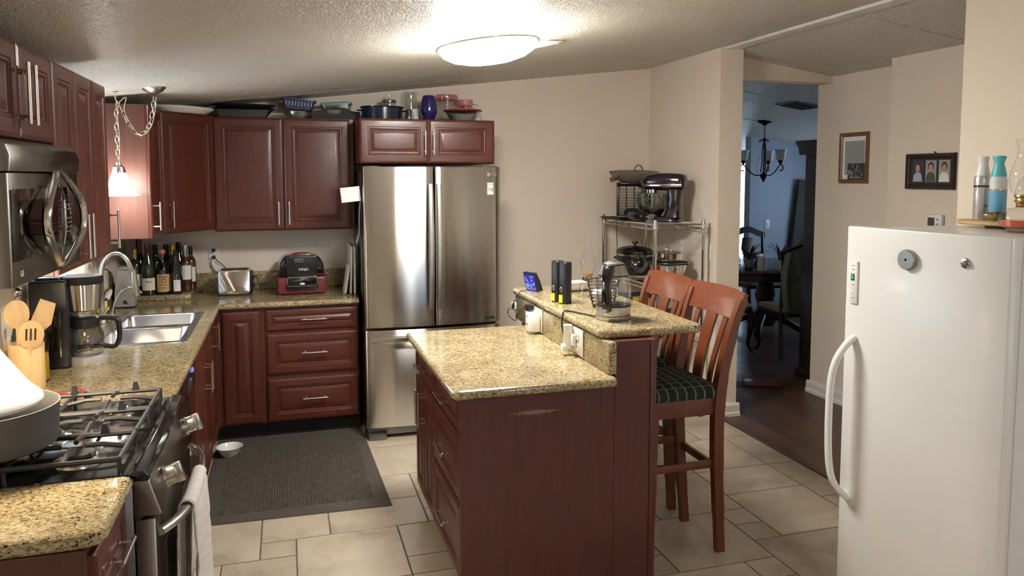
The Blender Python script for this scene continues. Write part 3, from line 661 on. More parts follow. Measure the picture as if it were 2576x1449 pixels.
# ================================================================== gas range
t = T('gas_range', 'stainless gas range with black cooktop and iron grates', 'stove', (.005, -3.502, 0), LW); w = .758
MB().box(0, w, -.64, 0, .10, .895, .003).build('body', 'dark_steel', t); MB().box(.02, w-.02, -.58, -.03, 0, .10).build('kick_plate', 'black_matte', t, smooth=False)
m = MB(); m.box(-.0, w, -.655, 0, .897, .916, .006, 3); m.build('cooktop', 'black_gloss', t)
m = MB(); P = [(-.630, .916), (-.650, .925), (-.672, .921), (-.684, .908), (-.684, .897), (-.630, .897)]; m.prism(P, 'x', 0, w, .003); m.build('front_lip', 'black_gloss', t)
ctl = MB().prism([(-.64, .896), (-.682, .896), (-.712, .80), (-.704, .795), (-.64, .795)], 'x', 0, w, .003).build('control_panel', 'stainless_h', t)
nrm = Vector((0, -.097, .052)).normalized(); nrm = Vector((0, -.955, .297))
for x in (.13, .60):
    c = Vector((x, -.6965, .850)); kb = MB(); kb.cyl(c, c+nrm*.012, .033, n=28); kb.cyl(c+nrm*.012, c+nrm*.038, .028, .027, n=28)
    u = Vector((1, 0, 0)); kk = kb.build('knob', 'nickel', ctl)
    q = Matrix.Translation(c+nrm*.036) @ nrm.to_track_quat('Z', 'Y').to_matrix().to_4x4()
    MB().box(-.010, .010, -.029, .029, -.004, .022, .003, mtx=q).build('grip', 'nickel', kk)
od = MB().box(.004, w-.004, -.695, -.642, .235, .785, .006).build('oven_door', 'stainless_h', t)
MB().box(.10, w-.10, -.699, -.694, .33, .66, .002).build('oven_window', 'dark_glass', od)
MB().box(.004, w-.004, -.66, -.642, .785, .797).build('vent_gap', 'black_matte', t, smooth=False)
MB().box(.004, w-.004, -.690, -.642, .105, .225, .005).build('drawer', 'stainless_h', t)
m = MB(); hp = [(x, -.700-.058*(1-((x-w/2)/(w/2-.03))**4), .735) for x in [.03+(w-.06)*i/20 for i in range(21)]]
m.tube(hp, .016, 12, flat=.75); m.build('handle', 'steel', od)
# burners and grates
for x, y, r in ((.15, -.48, .05), (.15, -.18, .042), (.61, -.48, .045), (.61, -.18, .05), (.38, -.33, .055)):
    b = MB().lathe([(r+.02, .916), (r+.018, .922), (r, .926), (r-.004, .932), (.0, .932)], 24, (x, y, 0)).build('burner_base', 'steel', t)
    MB().lathe([(r-.012, .932), (r-.008, .936), (r-.012, .943), (.0, .944)], 24, (x, y, 0)).build('burner_cap', 'iron', b)
gz = .958
def grate(x0, x1):
    m = MB(); y0, y1 = -.605, -.055; r = .0075
    def bar(a, b): m.tube([a, b], r, 6)
    for y in (y0, y1): bar((x0, y, gz-.004), (x1, y, gz-.004))
    for x in (x0, x1): bar((x, y0, gz-.004), (x, y1, gz-.004))
    bar((x0, (y0+y1)/2, gz-.004), (x1, (y0+y1)/2, gz-.004))
    xc = (x0+x1)/2
    for yc in ((3*y0+y1)/4, (y0+3*y1)/4):
        for dx, dy, L in ((1, 0, xc-x0), (-1, 0, xc-x0), (0, 1, (y1-y0)/4), (0, -1, (y1-y0)/4)):
            m.tube([(xc+dx*.03, yc+dy*.03, gz+.006), (xc+dx*(L*.55), yc+dy*(L*.55), gz+.006), (xc+dx*L, yc+dy*L, gz-.006)], r, 6)
    for x in (x0, x1):
        for y in (y0, y1, (y0+y1)/2): m.cyl((x, y, .916), (x, y, gz), .006, n=6)
    for y in (y0+.08, (y0+y1)/2, y1-.08): m.prism([(y-.012, gz), (y+.012, gz), (y+.006, gz+.03), (y-.004, gz+.03)], 'x', x1-.006, x1+.006)
    m.build('grate', 'iron', t)
grate(.025, .255); grate(.265, .495); grate(.505, .735)
# pot with a bright white lid, spoon rest
pt = T('saucepan', 'grey saucepan on the nearest burner holding a white dome lid', 'pot', (.258, -3.33, .970))
MB().shell([(.150, 0), (.164, .006), (.168, .02), (.173, .112), (.175, .118)], .004, 44).build('pot_body', 'grey_pot', pt)
MB().tube([(.0, -.172, .09), (.0, -.22, .095), (.0, -.30, .11)], [.012, .011, .012], 10, flat=.7).xf(Matrix.Rotation(R(-150), 4, 'Z')).build('handle', 'black_plastic', pt)
ld = T('domed_lid', 'white cone-topped lid inside the grey saucepan, glaringly lit', 'lid', (.238, -3.33, 1.0885))
MB().lathe([(.148, .0), (.155, .010), (.150, .024), (.135, .036), (.115, .060), (.085, .108), (.055, .155), (.030, .188), (.0, .198)], 40).build('dome', 'white_china', ld)
MB().lathe([(.012, .192), (.012, .205), (.022, .213), (.020, .224), (.0, .226)], 16).build('knob', 'white_china', ld)
sr = T('spatula', 'red-handled spatula lying along the back of the stove by the counter', 'utensil', (.26, -2.66, .922))
MB().tube(smooth_path([(-.12, .03, .004), (-.05, .035, .012), (.02, .02, .010), (.06, .03, .014), (.085, .0, .010)], 6), .009, 8, flat=.6).build('handle', 'red_plastic', sr)
MB().tube([(.083, .003, .010), (.098, -.028, .008), (.104, -.062, .008)], [.010, .013, .011], 8, flat=.6).build('tip', 'black_plastic', sr)
# towel over the oven handle
tw = T('dish_towel', 'pale grey dish towel hanging over the oven handle', 'towel', (0, 0, 0))
m = MB(); rows = []; NY = 16
def fold(y, k): return .006*math.sin(y*70+k*.5)+.004*math.sin(y*131+k)
Y0_, Y1_ = -3.33, -3.04
front = []
for j in range(NY+1):
    y = Y0_+(Y1_-Y0_)*j/NY; xh = .005+.700+.058*(1-((y+3.502-w/2)/(w/2-.03))**4); col = []
    for k in range(9): z = .36+.36*k/8; col.append((xh-.022+fold(y, k)*.5-.012*(1-k/8), y*1+.02*(1-k/8)*(y-(-3.2)), z))
    for a in range(150, -31, -30): col.append((xh+.021*math.cos(R(a)), y, .735+.021*math.sin(R(a))))
    bot = .30+.05*math.sin(j*.5)
    for k in range(14): z = .715-(.715-bot)*k/13; s_ = k/13; col.append((xh+.022+fold(y, k)*s_*2.2+.006*s_, y+(y+3.2)*.12*s_-.02*s_, z))
    rows.append(col)
bmv = [[m.bm.verts.new(p) for p in c] for c in rows]
for a, b in zip(bmv, bmv[1:]):
    for i in range(len(a)-1): m.bm.faces.new((a[i], a[i+1], b[i+1], b[i]))
o = m.build('cloth', 'towel', tw, ang=80); md = o.modifiers.new('th', 'SOLIDIFY'); md.thickness = .004; md.offset = 0
# ================================================================== microwave
t = T('microwave', 'stainless over-the-range microwave with a lens-shaped handle', 'microwave', (.001, -3.545, 0), LW); w = .660; z0, z1 = 1.437, 1.820
MB().box(0, w, -.355, 0, z0, z1, .003).build('body', 'black_plastic', t)
tv = MB().prism([(-.355, 1.735), (-.405, 1.735), (-.408, 1.775), (-.400, 1.803), (-.380, 1.818), (-.355, 1.820)], 'x', 0, w, .003).build('vent_panel', 'stainless_h', t)
xs = .452
dr = MB().box(0, xs-.002, -.400, -.356, z0+.003, 1.732, .004).build('door', 'stainless_h', t)
MB().box(.012, xs-.004, -.4035, -.399, 1.505, 1.690, .002).build('glass_panel', 'dark_glass', dr); MB().box(.055, xs-.05, -.4045, -.403, 1.525, 1.660).build('window', 'smoke_glass', dr, smooth=False)
text('lettering', 'GE', .022, 'label_white', dr, (.07, -.4012, 1.47))
cp = MB().box(xs+.001, w, -.400, -.356, z0+.003, 1.732, .004).build('control_panel', 'stainless_h', t); MB().box(xs+.002, w-.004, -.4035, -.399, 1.505, 1.690, .002).build('glass_panel', 'dark_glass', cp)
random.seed(2); m = MB()
for r in range(9):
    for c in range(3): 
        if random.random() < .85: m.box(xs+.035+.026*c, xs+.047+.026*c, -.4045, -.4033, 1.535+.014*r, 1.538+.014*r)
m.build('key_print', 'photo_grey', cp, smooth=False)
xm = .405
for s_, par, wd in ((-1, dr, .205), (1, cp, .172)):
    m = MB(); lps = []; n = 20
    for i in range(n+1):
        f = i/n; z = 1.452+.288*f; b = math.sin(PI*f); x = xm+s_*(wd*b+.012); y = -.404-.026*math.sin(PI*f)**.7; ww = .010+.010*b
        if i in (0, n): y = -.402
        lps.append([(x-ww, y, z), (x-ww*.6, y-.012, z), (x+ww*.6, y-.012, z), (x+ww, y, z), (x+ww*.6, y+.008, z), (x-ww*.6, y+.008, z)])
    m.loops(lps); m.build('handle', 'steel', par, ang=60)
hl = MB().box(.15, .47, -.30, -.20, z0-.006, z0, .002).build('light_lens', 'hood_glow', t)
# ================================================================== things on the left and back counters
CT = .914
# coffee maker: front towards the room (+x)
t = T('coffee_maker', 'black and steel drip coffee maker with glass carafe', 'coffee maker', (.030, -2.165, CT), LW)
MB().box(0, .165, -.145, 0, 0, .375, .010, 3).build('housing', 'black_plastic', t); MB().box(.020, .145, -.21, -.14, 0, .030, .008).build('base', 'black_plastic', t)
MB().lathe([(.078, 0), (.080, .004), (.080, .036), (.076, .040), (.0, .040)], 32, (.082, -.19, .0)).build('hot_plate', 'soap', t)
MB().lathe([(.062, .235), (.068, .240), (.078, .345), (.078, .35), (.0, .35)], 32, (.082, -.185, 0)).build('brew_basket', 'stainless', t)
MB().lathe([(.079, .35), (.081, .356), (.081, .378), (.076, .384), (.0, .386)], 32, (.082, -.185, 0)).build('lid', 'black_plastic', t)
MB().box(.02, .145, -.12, -.02, .375, .385, .004).build('tank_lid', 'black_gloss', t)
MB().box(-.003, .002, -.115, -.06, .05, .25, .002).build('water_gauge', 'dark_glass', t)
cf = MB().shell([(.050, .042), (.066, .048), (.072, .085), (.068, .13), (.054, .165), (.050, .178)], .002, 32, (.082, -.19, 0)).build('carafe', 'carafe_glass', t)
MB().lathe([(.055, .160), (.058, .165), (.056, .200), (.045, .206), (.0, .206)], 28, (.082, -.19, 0)).build('carafe_lid', 'black_plastic', cf)
MB().lathe([(.067, .052), (.0735, .060), (.0735, .068), (.069, .07)], 28, (.082, -.19, 0), cap=(False, False)).build('carafe_band', 'steel', cf)
hd = smooth_path([(.10, -.235, .195), (.11, -.285, .190), (.112, -.312, .170), (.112, -.312, .092), (.108, -.292, .064), (.10, -.252, .072)], 6)
MB().tube(hd, .0125, 10, flat=.9).build('carafe_handle', 'black_plastic', cf)
# utensil crock, wooden tools, oil and pepper mill
t = T('utensil_crock', 'light wooden utensil holder at the left edge beside the coffee maker', 'utensil holder', (.105, -2.47, CT))
MB().shell([(.056, 0), (.058, .004), (.060, .175), (.058, .18)], .008, 28).build('vessel', 'light_wood', t)
def spoon(name, label, base, top, hw, hh, kind):
    b, p = Vector(base), Vector(top); d = (p-b).normalized(); o = T(name, label, 'utensil', tuple(b))
    MB().tube([(0, 0, 0), p-b], .0055, 8).build('handle', 'light_wood', o)
    f_ = Vector((.33, -.94, .12)); f_ = (f_-d*f_.dot(d)).normalized(); s2 = d.cross(f_); rt = Matrix.Translation(p-b) @ Matrix((f_, s2, d)).transposed().to_4x4()      # broad side towards the room
    m = MB()
    if kind == 'flat': m.prism([(-.012, -.01), (.012, -.01), (hw, .02), (hw*1.1, hh), (-hw*.4, hh*1.15), (-hw, .02)], 'x', -.003, .003, .002, mtx=rt)
    else:
        pl = [(hw*math.cos(q), hh*.5+hh*.55*math.sin(q)) for q in [2*PI*i/20 for i in range(20)]]; m.prism(pl, 'x', -.004, .004, .002, mtx=rt)
    hd_ = m.build('head', 'light_wood', o)
    if kind == 'slot':
        for k in (-1, 0, 1): MB().box(.0035, .0048, k*.014-.003, k*.014+.003, hh*.3, hh*.75, mtx=rt).build('slot', 'dark_wood', hd_, smooth=False)
    return o
spoon('slotted_spoon', 'wooden slotted spoon with three slits in the utensil holder', (.115, -2.49, .93), (.135, -2.525, 1.085), .043, .105, 'slot')
spoon('wooden_spatula', 'wooden turner with a slanted edge in the utensil holder', (.110, -2.455, .93), (.145, -2.44, 1.14), .036, .10, 'flat')
spoon('wooden_spoon', 'plain wooden spoon at the back of the utensil holder', (.085, -2.485, .93), (.088, -2.50, 1.16), .042, .10, 'round')
t = T('oil_bottle', 'clear bottle of yellow cooking oil beside the utensil holder', 'bottle', (.110, -2.345, CT))
MB().lathe([(.033, 0), (.036, .004), (.036, .165), (.030, .195), (.014, .225), (.014, .255)], 24, cap=(True, True)).build('glass_body', 'oil_glass', t)
MB().lathe([(.031, .004), (.033, .008), (.033, .11), (.0, .11)], 24).build('oil', 'yellow', t); MB().lathe([(.016, .25), (.016, .275), (.0, .277)], 16).build('cap', 'black_plastic', t)
t = T('cruet', 'small bottle with a steel pourer behind the wooden spoons', 'bottle', (.062, -2.395, CT))
MB().lathe([(.026, 0), (.028, .004), (.028, .19), (.014, .25), (.013, .30)], 20).build('body', 'bottle_green', t); MB().lathe([(.016, .298), (.016, .318), (.010, .325), (.010, .345), (.0, .35)], 16).build('collar', 'steel', t); MB().ball((0, 0, .365), .018).build('stopper', 'steel', t)
tag(MB().box(.026, .085, -2.31, -2.23, CT, CT+.185, .018, 4).build('plastic_bag', 'plastic_clear'), 'crumpled clear plastic bag against the wall beside the coffee maker', 'bag')
def outlet(name, label, p, axis, w=.075, h=.118, plugs=0, kind='duplex'):
    """cover plate on a wall: axis 'x' faces +x, '-x' faces -x, 'y' faces -y"""
    rz = {'x': R(90), '-x': R(-90), 'y': 0}[axis]; o = T(name, label, 'outlet', p, rz)
    MB().box(-w/2, w/2, -.006, -.0005, -h/2, h/2, .003).build('cover_plate', 'ivory' if kind == 'ivory' else 'white_plastic', o)
    if kind == 'switch': MB().box(-.005, .005, -.014, -.005, -.012, .012, .002).build('toggle', 'white_plastic', o)
    else:
        for s_ in (-1, 1):
            f_ = MB().prism(rrect(-.017, .017, s_*.024-.016, s_*.024+.016, .012), 'y', -.009, -.005).build('socket', 'white_plastic', o)
            m = MB(); m.box(-.008, -.005, -.0095, -.0085, s_*.024-.004, s_*.024+.006); m.box(.005, .008, -.0095, -.0085, s_*.024-.004, s_*.024+.006); m.build('slots', 'black_plastic', f_, smooth=False)
    return o
outlet('wall_outlet', 'white wall outlet with two plugs above the toaster', (.566, 0, 1.18), 'y')
for z, lb_ in ((.024, 'black plug in the upper socket above the toaster'), (-.024, 'black plug with a paper tag in the lower socket above the toaster')):
    pl = T('power_plug', lb_, 'plug', (.566, -.0105, 1.18))
    MB().lathe([(.012, 0), (.014, .012), (.009, .030), (.0, .032)], 14, mtx=Matrix.Translation((0, 0, z)) @ Matrix.Rotation(R(90), 4, 'X')).build('plug_body', 'black_plastic', pl)
tgp = MB().prism([(-.012, -.04), (.03, -.075), (.075, -.125), (.05, -.15), (.0, -.11), (-.015, -.07)], 'y', -.022, -.020).build('cable_tag', 'paper', pl, smooth=False)
MB().tube(smooth_path([(.0, -.03, -.024), (.03, -.05, -.05), (.075, -.04, -.10), (.12, -.05, -.19), (.17, -.06, -.255)], 5), .003, 6).build('cable', 'black_plastic', pl)
outlet('wall_outlet', 'white outlet on the left wall behind the coffee maker', (0, -2.01, 1.19), 'x')
outlet('wall_outlet', 'white outlet beside the window feeding the soap dispenser', (0, -.86, 1.18), 'x')
# toaster
t = T('toaster', 'brushed steel two-slot toaster on the back counter', 'toaster', (.715, -.235, CT), R(-3))
m = MB(); m.prism(rrect(-.105, .105, .012, .178, .028, 6), 'y', -.075, .075, .008); m.build('shell', 'stainless', t)
MB().prism(rrect(-.108, .108, .0, .016, .006), 'y', -.07, .07).build('foot', 'black_plastic', t)
m = MB(); m.box(-.085, .085, -.045, -.015, .172, .1795); m.box(-.085, .085, .015, .045, .172, .1795); m.build('slots', 'black_matte', t, smooth=False)
MB().box(.105, .116, -.055, .055, .02, .165, .006).build('end_cap', 'black_plastic', t); MB().box(.116, .140, -.02, .02, .115, .128, .004).build('lever', 'black_plastic', t)
MB().lathe([(.014, 0), (.014, .014), (.0, .015)], 16, mtx=Matrix.Translation((.116, 0, .06)) @ Matrix.Rotation(R(90), 4, 'Y')).build('dial', 'black_plastic', t)
MB().tube(smooth_path([(.10, .07, .08), (.13, .09, .11), (.15, .06, .07), (.17, .085, .055), (.20, .12, .05)], 5), .003, 6).build('cable', 'black_plastic', t)
# indoor grill
t = T('indoor_grill', 'black and red countertop grill with a domed lid', 'grill', (1.152, -.245, CT+.006), R(2))
m = MB(); m.prism([(-.155, .0), (.155, .0), (.163, .02), (.158, .118), (-.158, .118), (-.163, .02)], 'y', -.135, .135, .014, 3); m.build('base', 'grill_red', t)
for sx in (-.12, .12): MB().box(sx-.02, sx+.02, -.11, .11, -.006, .004).build('foot', 'black_matte', t, smooth=False)
ls = [(-.150, .122)]+[(-.150+.0*i, .122) for i in range(0)]
dome = [(.150, .118), (.148, .165)]+[(.085+.063*math.cos(R(a)), .175+.082*math.sin(R(a))) for a in range(10, 91, 16)]+[(-.085-.063*math.cos(R(a)), .175+.082*math.sin(R(a))) for a in range(90, 9, -16)]+[(-.148, .165), (-.150, .118)]
ldm = MB().prism(dome, 'y', -.120, .135, .016, 3).build('lid', 'black_gloss', t)
MB().prism(rrect(-.100, .100, .115, .262, .012), 'y', -.146, -.118, .006).build('front_plate', 'black_plastic', ldm)
text('lettering', 'NINJA', .024, 'label_white', ldm, (.01, -.1468, .170)); text('icons', '▲ ■ ● ▲\n▲ ▲ ▲', .014, 'photo_grey', ldm, (-.02, -.1468, .232))
MB().prism([(-.068, .254), (.068, .254), (.062, .275), (.03, .282), (-.03, .282), (-.062, .275)], 'y', -.145, -.07, .008).build('handle', 'maroon', ldm)
for s_ in (-1, 1): MB().box(s_*.165-.022, s_*.165+.022, -.06, .06, .118, .130, .005).build('side_handle', 'maroon', t)
bz = MB().prism(rrect(-.105, .105, .028, .125, .025, 5), 'y', -.150, -.13, .004).build('console', 'black_gloss', t)
m = MB(); o_, i_ = rrect(-.101, .101, .055, .120, .016, 5), rrect(-.096, .096, .060, .115, .012, 5)
m.loops([[(x, -.151, z) for x, z in o_], [(x, -.153, z) for x, z in o_], [(x, -.153, z) for x, z in i_], [(x, -.151, z) for x, z in i_]], (False, False)); m.build('bezel', 'chrome', bz)
MB().prism(rrect(-.016, .016, .066, .079, .006), 'y', -.153, -.149).build('start_button', 'label_white', bz)
text('console_print', '— — — —    · ▪  — —', .012, 'label_white', bz, (0, -.1515, .095))
# cutting boards against the refrigerator
for k, (x, h, y0, y1, lab) in enumerate(((1.452, .205, -.47, -.27, 'small cream cutting board, shortest of the three leaning by the refrigerator'), (1.478, .335, -.48, -.16, 'cream cutting board standing in the middle of the three by the refrigerator'), (1.502, .335, -.50, -.14, 'cream cutting board nearest the refrigerator side'))):
    o = MB(); o.prism(rrect(y0, y1, 0, h, .03, 5), 'x', -.006, .006, .003); tag(o.build('cutting_board', 'ivory', None, (x-(.014, .003, 0)[k], 0, CT)), lab, 'cutting board', 'cutting boards by the refrigerator').rotation_euler = (0, R((9, 2, 0)[k]), 0)
# ------------------------------------------------------------------ bottles on the granite slab
sl = MB(); sl.box(.075, .445, -.365, -.035, CT, CT+.034, .004); tag(sl.build('granite_slab', 'granite'), 'loose granite slab in the corner carrying the bottles', 'slab')
BZ = CT+.034
WINE = [(.034, 0), (.0375, .006), (.0375, .185), (.033, .208), (.018, .235), (.0145, .25), (.0145, .30), (.0, .302)]
BURG = [(.038, 0), (.041, .006), (.041, .155), (.034, .195), (.020, .235), (.0145, .26), (.0145, .31), (.0, .312)]
def bottle(label, x, y, prof, glass, cap, lab=None, capr=.0158, capz=(.25, .315), lz=(.06, .14), txt=None, sc=1.0, span=115):
    t = T('bottle', label, 'bottle', (x, y, BZ), 0, 'bottles on the granite slab'); pr = [(r*sc, z*sc) for r, z in prof]
    MB().lathe(pr, 24).build('glass', glass, t)
    if cap: MB().lathe([(capr*sc, capz[0]*sc), (capr*1.03*sc, capz[0]*sc+.002), (capr*sc, capz[1]*sc), (0, capz[1]*sc+.002)], 16).build('cap', cap, t)
    if lab:
        r = max(q[0] for q in pr)+.0008; m = MB(); A = [R(-90-span/2+span*i/12+14) for i in range(13)]
        vv = [[m.bm.verts.new((r*math.cos(a), r*math.sin(a), z)) for a in A] for z in lz]
        for i in range(12): m.bm.faces.new((vv[0][i], vv[0][i+1], vv[1][i+1], vv[1][i]))
        lb = m.build('label_sheet', lab, t)
        for q in (txt or []): 
            o = text('lettering', q[0], q[1], q[3], lb, (0, 0, 0), wrap=r+.0006); o.rotation_euler = (R(90), 0, R(14)); o.location = (math.sin(R(14))*(r+.0006), -math.cos(R(14))*(r+.0006), q[2])
    return t
TITO = [(.036, 0), (.0395, .006), (.0395, .150), (.036, .166), (.020, .195), (.0145, .215), (.0145, .272), (.0, .274)]
WHIS = [(.034, 0), (.037, .006), (.037, .19), (.030, .212), (.016, .235), (.0145, .25), (.0145, .28), (.0, .282)]
bottle('pale green wine bottle farthest left behind the faucet', .052+.055, -.30, WINE, 'bottle_green', 'gold', 'label_white', .0155, (.235, .305))
bottle('dark red-topped bottle at the back left of the slab', .105, -.13, BURG, 'bottle_dark', 'maroon', None, .0165, (.245, .345), sc=1.04)
bottle('large dark wine bottle with red foil and a cream label', .185, -.315, BURG, 'bottle_green', 'maroon', 'label_cream', .016, (.245, .29), (.035, .115), [('Roma', .016, .092, 'dark_wood')], 1.08)
bottle('slim black bottle between the cream label bottle and the vodka', .208, -.15, WINE, 'bottle_dark', 'black_plastic', None, .0155, (.235, .318))
bottle('short black bottle directly behind the vodka', .268, -.095, WINE, 'bottle_dark', 'black_plastic', None, .0155, (.235, .312))
bottle('clear vodka bottle with an orange cap and tan label', .272, -.305, TITO, 'carafe_glass', 'orange_cap', 'label_tan', .019, (.255, .278), (.02, .137), [("Tito's", .022, .120, 'dark_wood'), ('●', .040, .092, 'maroon'), ('Handmade', .009, .066, 'dark_wood'), ('VODKA', .009, .046, 'dark_wood')], 1.06, 130)
bottle('green bottle with long gold foil behind the vodka', .322, -.19, BURG, 'bottle_green', 'gold', None, .0165, (.225, .318))
bottle('tall black bottle behind the round dark bottle', .345, -.085, BURG, 'bottle_dark', 'black_plastic', None, .016, (.24, .315), sc=1.03)
bottle('squat dark bottle with a white side label at the slab front', .352, -.300, [(.036, 0), (.040, .006), (.040, .10), (.032, .14), (.018, .20), (.012, .25), (.012, .275), (.0, .276)], 'bottle_dark', 'black_plastic', 'label_white', .013, (.235, .278), (.02, .095), None, 1.05, 60)
bottle('amber bottle with a tall silver cap and white label', .405, -.225, WHIS, 'bottle_amber', 'steel', 'label_white', .0185, (.238, .315), (.085, .18), None, 1.0, 100)
bottle('amber bottle with a narrow white label at the right end', .425, -.140, WHIS, 'bottle_amber', 'black_plastic', 'label_white', .0165, (.24, .30), (.06, .16), None, 1.0, 90)
# soap dispenser, brush, faucets
t = T('soap_dispenser', 'silver automatic soap dispenser behind the sink', 'soap dispenser', (.095, -.560, CT))
m = MB(); m.loops([[(x*1.0, -.045+.09*(y+.045)/.09, z) for x, y in [(-.055*a, -.045), (.055*a, -.045), (.055*a, .045), (-.055*a, .045)]] for a, z in ((1.0, .006), (1.0, .08), (.88, .14), (.62, .20), (.60, .245))]); m.build('body', 'soap', t, ang=20)
MB().box(-.057, .057, -.047, .047, 0, .008, .002).build('foot', 'black_plastic', t); MB().box(-.034, .050, -.06, .02, .235, .262, .012, 3).build('head', 'soap', t)
MB().lathe([(.012, 0), (.010, .002), (.0, .002)], 16, sx=1.3, mtx=Matrix.Translation((.005, -.046, .035)) @ Matrix.Rotation(R(90), 4, 'X')).build('badge', 'dark_steel', t)
MB().tube(smooth_path([(-.05, .03, .02), (-.066, .01, .12), (-.070, -.10, .24), (-.084, -.28, .268)], 5), .003, 6).build('cable', 'black_plastic', t)
t = T('dish_brush', 'yellow sponge wand with a white and violet handle beside the sink', 'brush', (.046, -.885, CT))
MB().box(-.02, .025, -.12, -.035, .055, .105, .008, mtx=Matrix.Rotation(R(6), 4, 'X')).build('sponge', 'yellow', t); MB().tube([(0, -.035, .085), (.005, .0, .095)], [.022, .016], 10).build('collar', 'violet_strap', t)
MB().tube([(.005, 0, .095), (.010, .06, .125), (.013, .10, .14)], [.016, .017, .008], 12, flat=.7).build('handle', 'white_plastic', t); MB().box(-.015, .02, -.11, -.05, 0, .056).build('stand', 'plastic_clear', t)
t = T('kitchen_faucet', 'tall brushed steel gooseneck faucet at the sink', 'faucet', (.075, -1.10, CT+.0015))
MB().lathe([(.030, 0), (.030, .006), (.022, .014), (.020, .05), (.0, .05)], 24).build('base', 'steel', t)
MB().tube([(0, 0, .04), (0, 0, .22)]+[(.075-.075*math.cos(R(a)), .03*math.sin(R(a/2)), .26+.125*math.sin(R(a))) for a in range(0, 151, 15)]+[(.155, .045, .27)], .0135, 14).build('spout', 'steel', t)
MB().tube([(.154, .045, .285), (.162, .050, .19), (.166, .053, .135)], [.015, .019, .021], 14).build('spray_head', 'steel', t); MB().tube([(.0, -.018, .03), (.02, -.05, .06), (.05, -.075, .10)], [.009, .007, .006], 10).build('lever', 'steel', t)
t = T('filter_faucet', 'thin chrome filtered-water faucet curving beside the sink', 'faucet', (.098, -.965, CT+.0015))
MB().lathe([(.016, 0), (.016, .006), (.009, .012), (.008, .03), (.0, .03)], 16).build('base', 'chrome', t)
MB().tube(smooth_path([(0, 0, .03), (.012, .02, .09), (.045, .05, .15), (.085, .075, .165), (.125, .09, .145), (.140, .095, .125)], 6), .0052, 10).build('spout', 'chrome', t); MB().box(-.006, .006, -.035, -.005, .028, .036, .002).build('lever', 'chrome', t)
# floor mat and bowl
t = T('floor_mat', 'dark brown ribbed floor mat in front of the drawers', 'mat', (0, 0, 0))
m = MB(); m.loops([[(x, y, z) for x, y in ((.60+i, -1.82+i), (1.56-i, -1.85+i), (1.525-i*.7, -.555-i*1.8), (.60+i, -.555-i*1.8))] for i, z in ((0, .0005), (.004, .006), (.09, .007))]); m.build('border', 'mat_dark', t, smooth=False)  # back border stretched past the mat edge to darken the shadowed toe-kick strip
m = MB(); vs, fs = [], []; px_, py_ = .0135, .0165
y = -1.735
while y < -.76:
    x = .695
    while x < 1.465:
        b = len(vs); h = .0135+.002*math.sin(x*57)*math.sin(y*43)
        vs += [(x, y, .006), (x+px_*.95, y, .006), (x+px_*.95, y+py_*.9, .006), (x, y+py_*.9, .006), (x+.003, y+.003, h), (x+px_-.004, y+.003, h), (x+px_-.004, y+py_-.005, h), (x+.003, y+py_-.005, h)]
        fs += [(b+4, b+5, b+6, b+7), (b, b+1, b+5, b+4), (b+1, b+2, b+6, b+5), (b+2, b+3, b+7, b+6), (b+3, b, b+4, b+7)]; x += px_
    y += py_
me = bpy.data.meshes.new('pile'); me.from_pydata(vs, [], fs); me.materials.append(M['mat_brown']); o = bpy.data.objects.new('pile', me); COL.objects.link(o); o.parent = t; o['kind'] = 'stuff'
t = T('pet_bowl', 'small white bowl on the corner of the floor mat', 'bowl', (.693, -.852, .0075)); MB().shell([(.045, 0), (.048, .003), (.062, .025), (.074, .050), (.080, .056)], .004, 32).build('bowl', 'white_china', t)
# ================================================================== things on top of the wall cabinets
UT = 2.119
t = T('platter', 'white oval platter lying on top of the corner cabinet', 'platter', (.43, -.47, UT), R(50))
MB().shell([(.16, 0), (.18, .005), (.21, .022), (.235, .034), (.238, .038)], .006, 40, sy=.72).build('dish', 'white_china', t)
t = T('roasting_pan', 'black oval roasting pan lid lying upside down above the left back door', 'pan', (.80, -.19, UT), 0)
MB().shell([(.12, 0), (.15, .008), (.185, .05), (.205, .065), (.21, .068)], .005, 36, sy=.62).build('pan_body', 'black_gloss', t)
tr = MB().shell([(.13, .069), (.16, .072), (.20, .083), (.215, .090)], .004, 36, sy=.62).build('rim_tray', 'iron', t)
t = T('baking_pan', 'dark rectangular baking pan in front of the oval roasting pan', 'pan', (.80, -.325, UT))
m = MB(); lp = [[(p[0], p[1], z) for p in rrect(-.17+i, .17-i, -.014+i*.3, .014-i*.3, .008, 3)] for i, z in ((.02, 0), (0, .045), (-.012, .046), (-.012, .049), (.003, .049), (.02, .004))]
m.loops(lp); m.build('pan_body', 'iron', t)
t = T('blue_basket', 'blue plastic basket tipped on the back wall cabinet near the ceiling', 'basket', (1.16, -.20, UT+.066)); t.rotation_euler = (0, R(5), 0)
m = MB(); lp = [[(p[0], p[1], z) for p in rrect(-.115+i, .115-i, -.075+i, .075-i, .02, 4)] for i, z in ((.022, 0), (.008, .055), (0, .058), (0, .072), (.006, .072), (.012, .055), (.026, .004))]; m.loops(lp); bb = m.build('tub', 'blue_basket', t)
for k in range(9): MB().box(-.088+.021*k, -.082+.021*k, -.0735, -.069, .022, .052).build('slot', 'photo_grey', bb, smooth=False)
t = T('plastic_tub', 'pale clear plastic tub under the blue basket', 'container', (1.16, -.20, UT))
MB().lathe([(.085, 0), (.090, .003), (.102, .045), (.104, .052), (.0, .052)], 32, sy=.75).build('tub', 'plastic_clear', t)
t = T('storage_box', 'clear food box with a green lid behind the black tray', 'container', (1.425, -.17, UT), R(-4)); t.rotation_euler = (0, R(-3), R(-4))
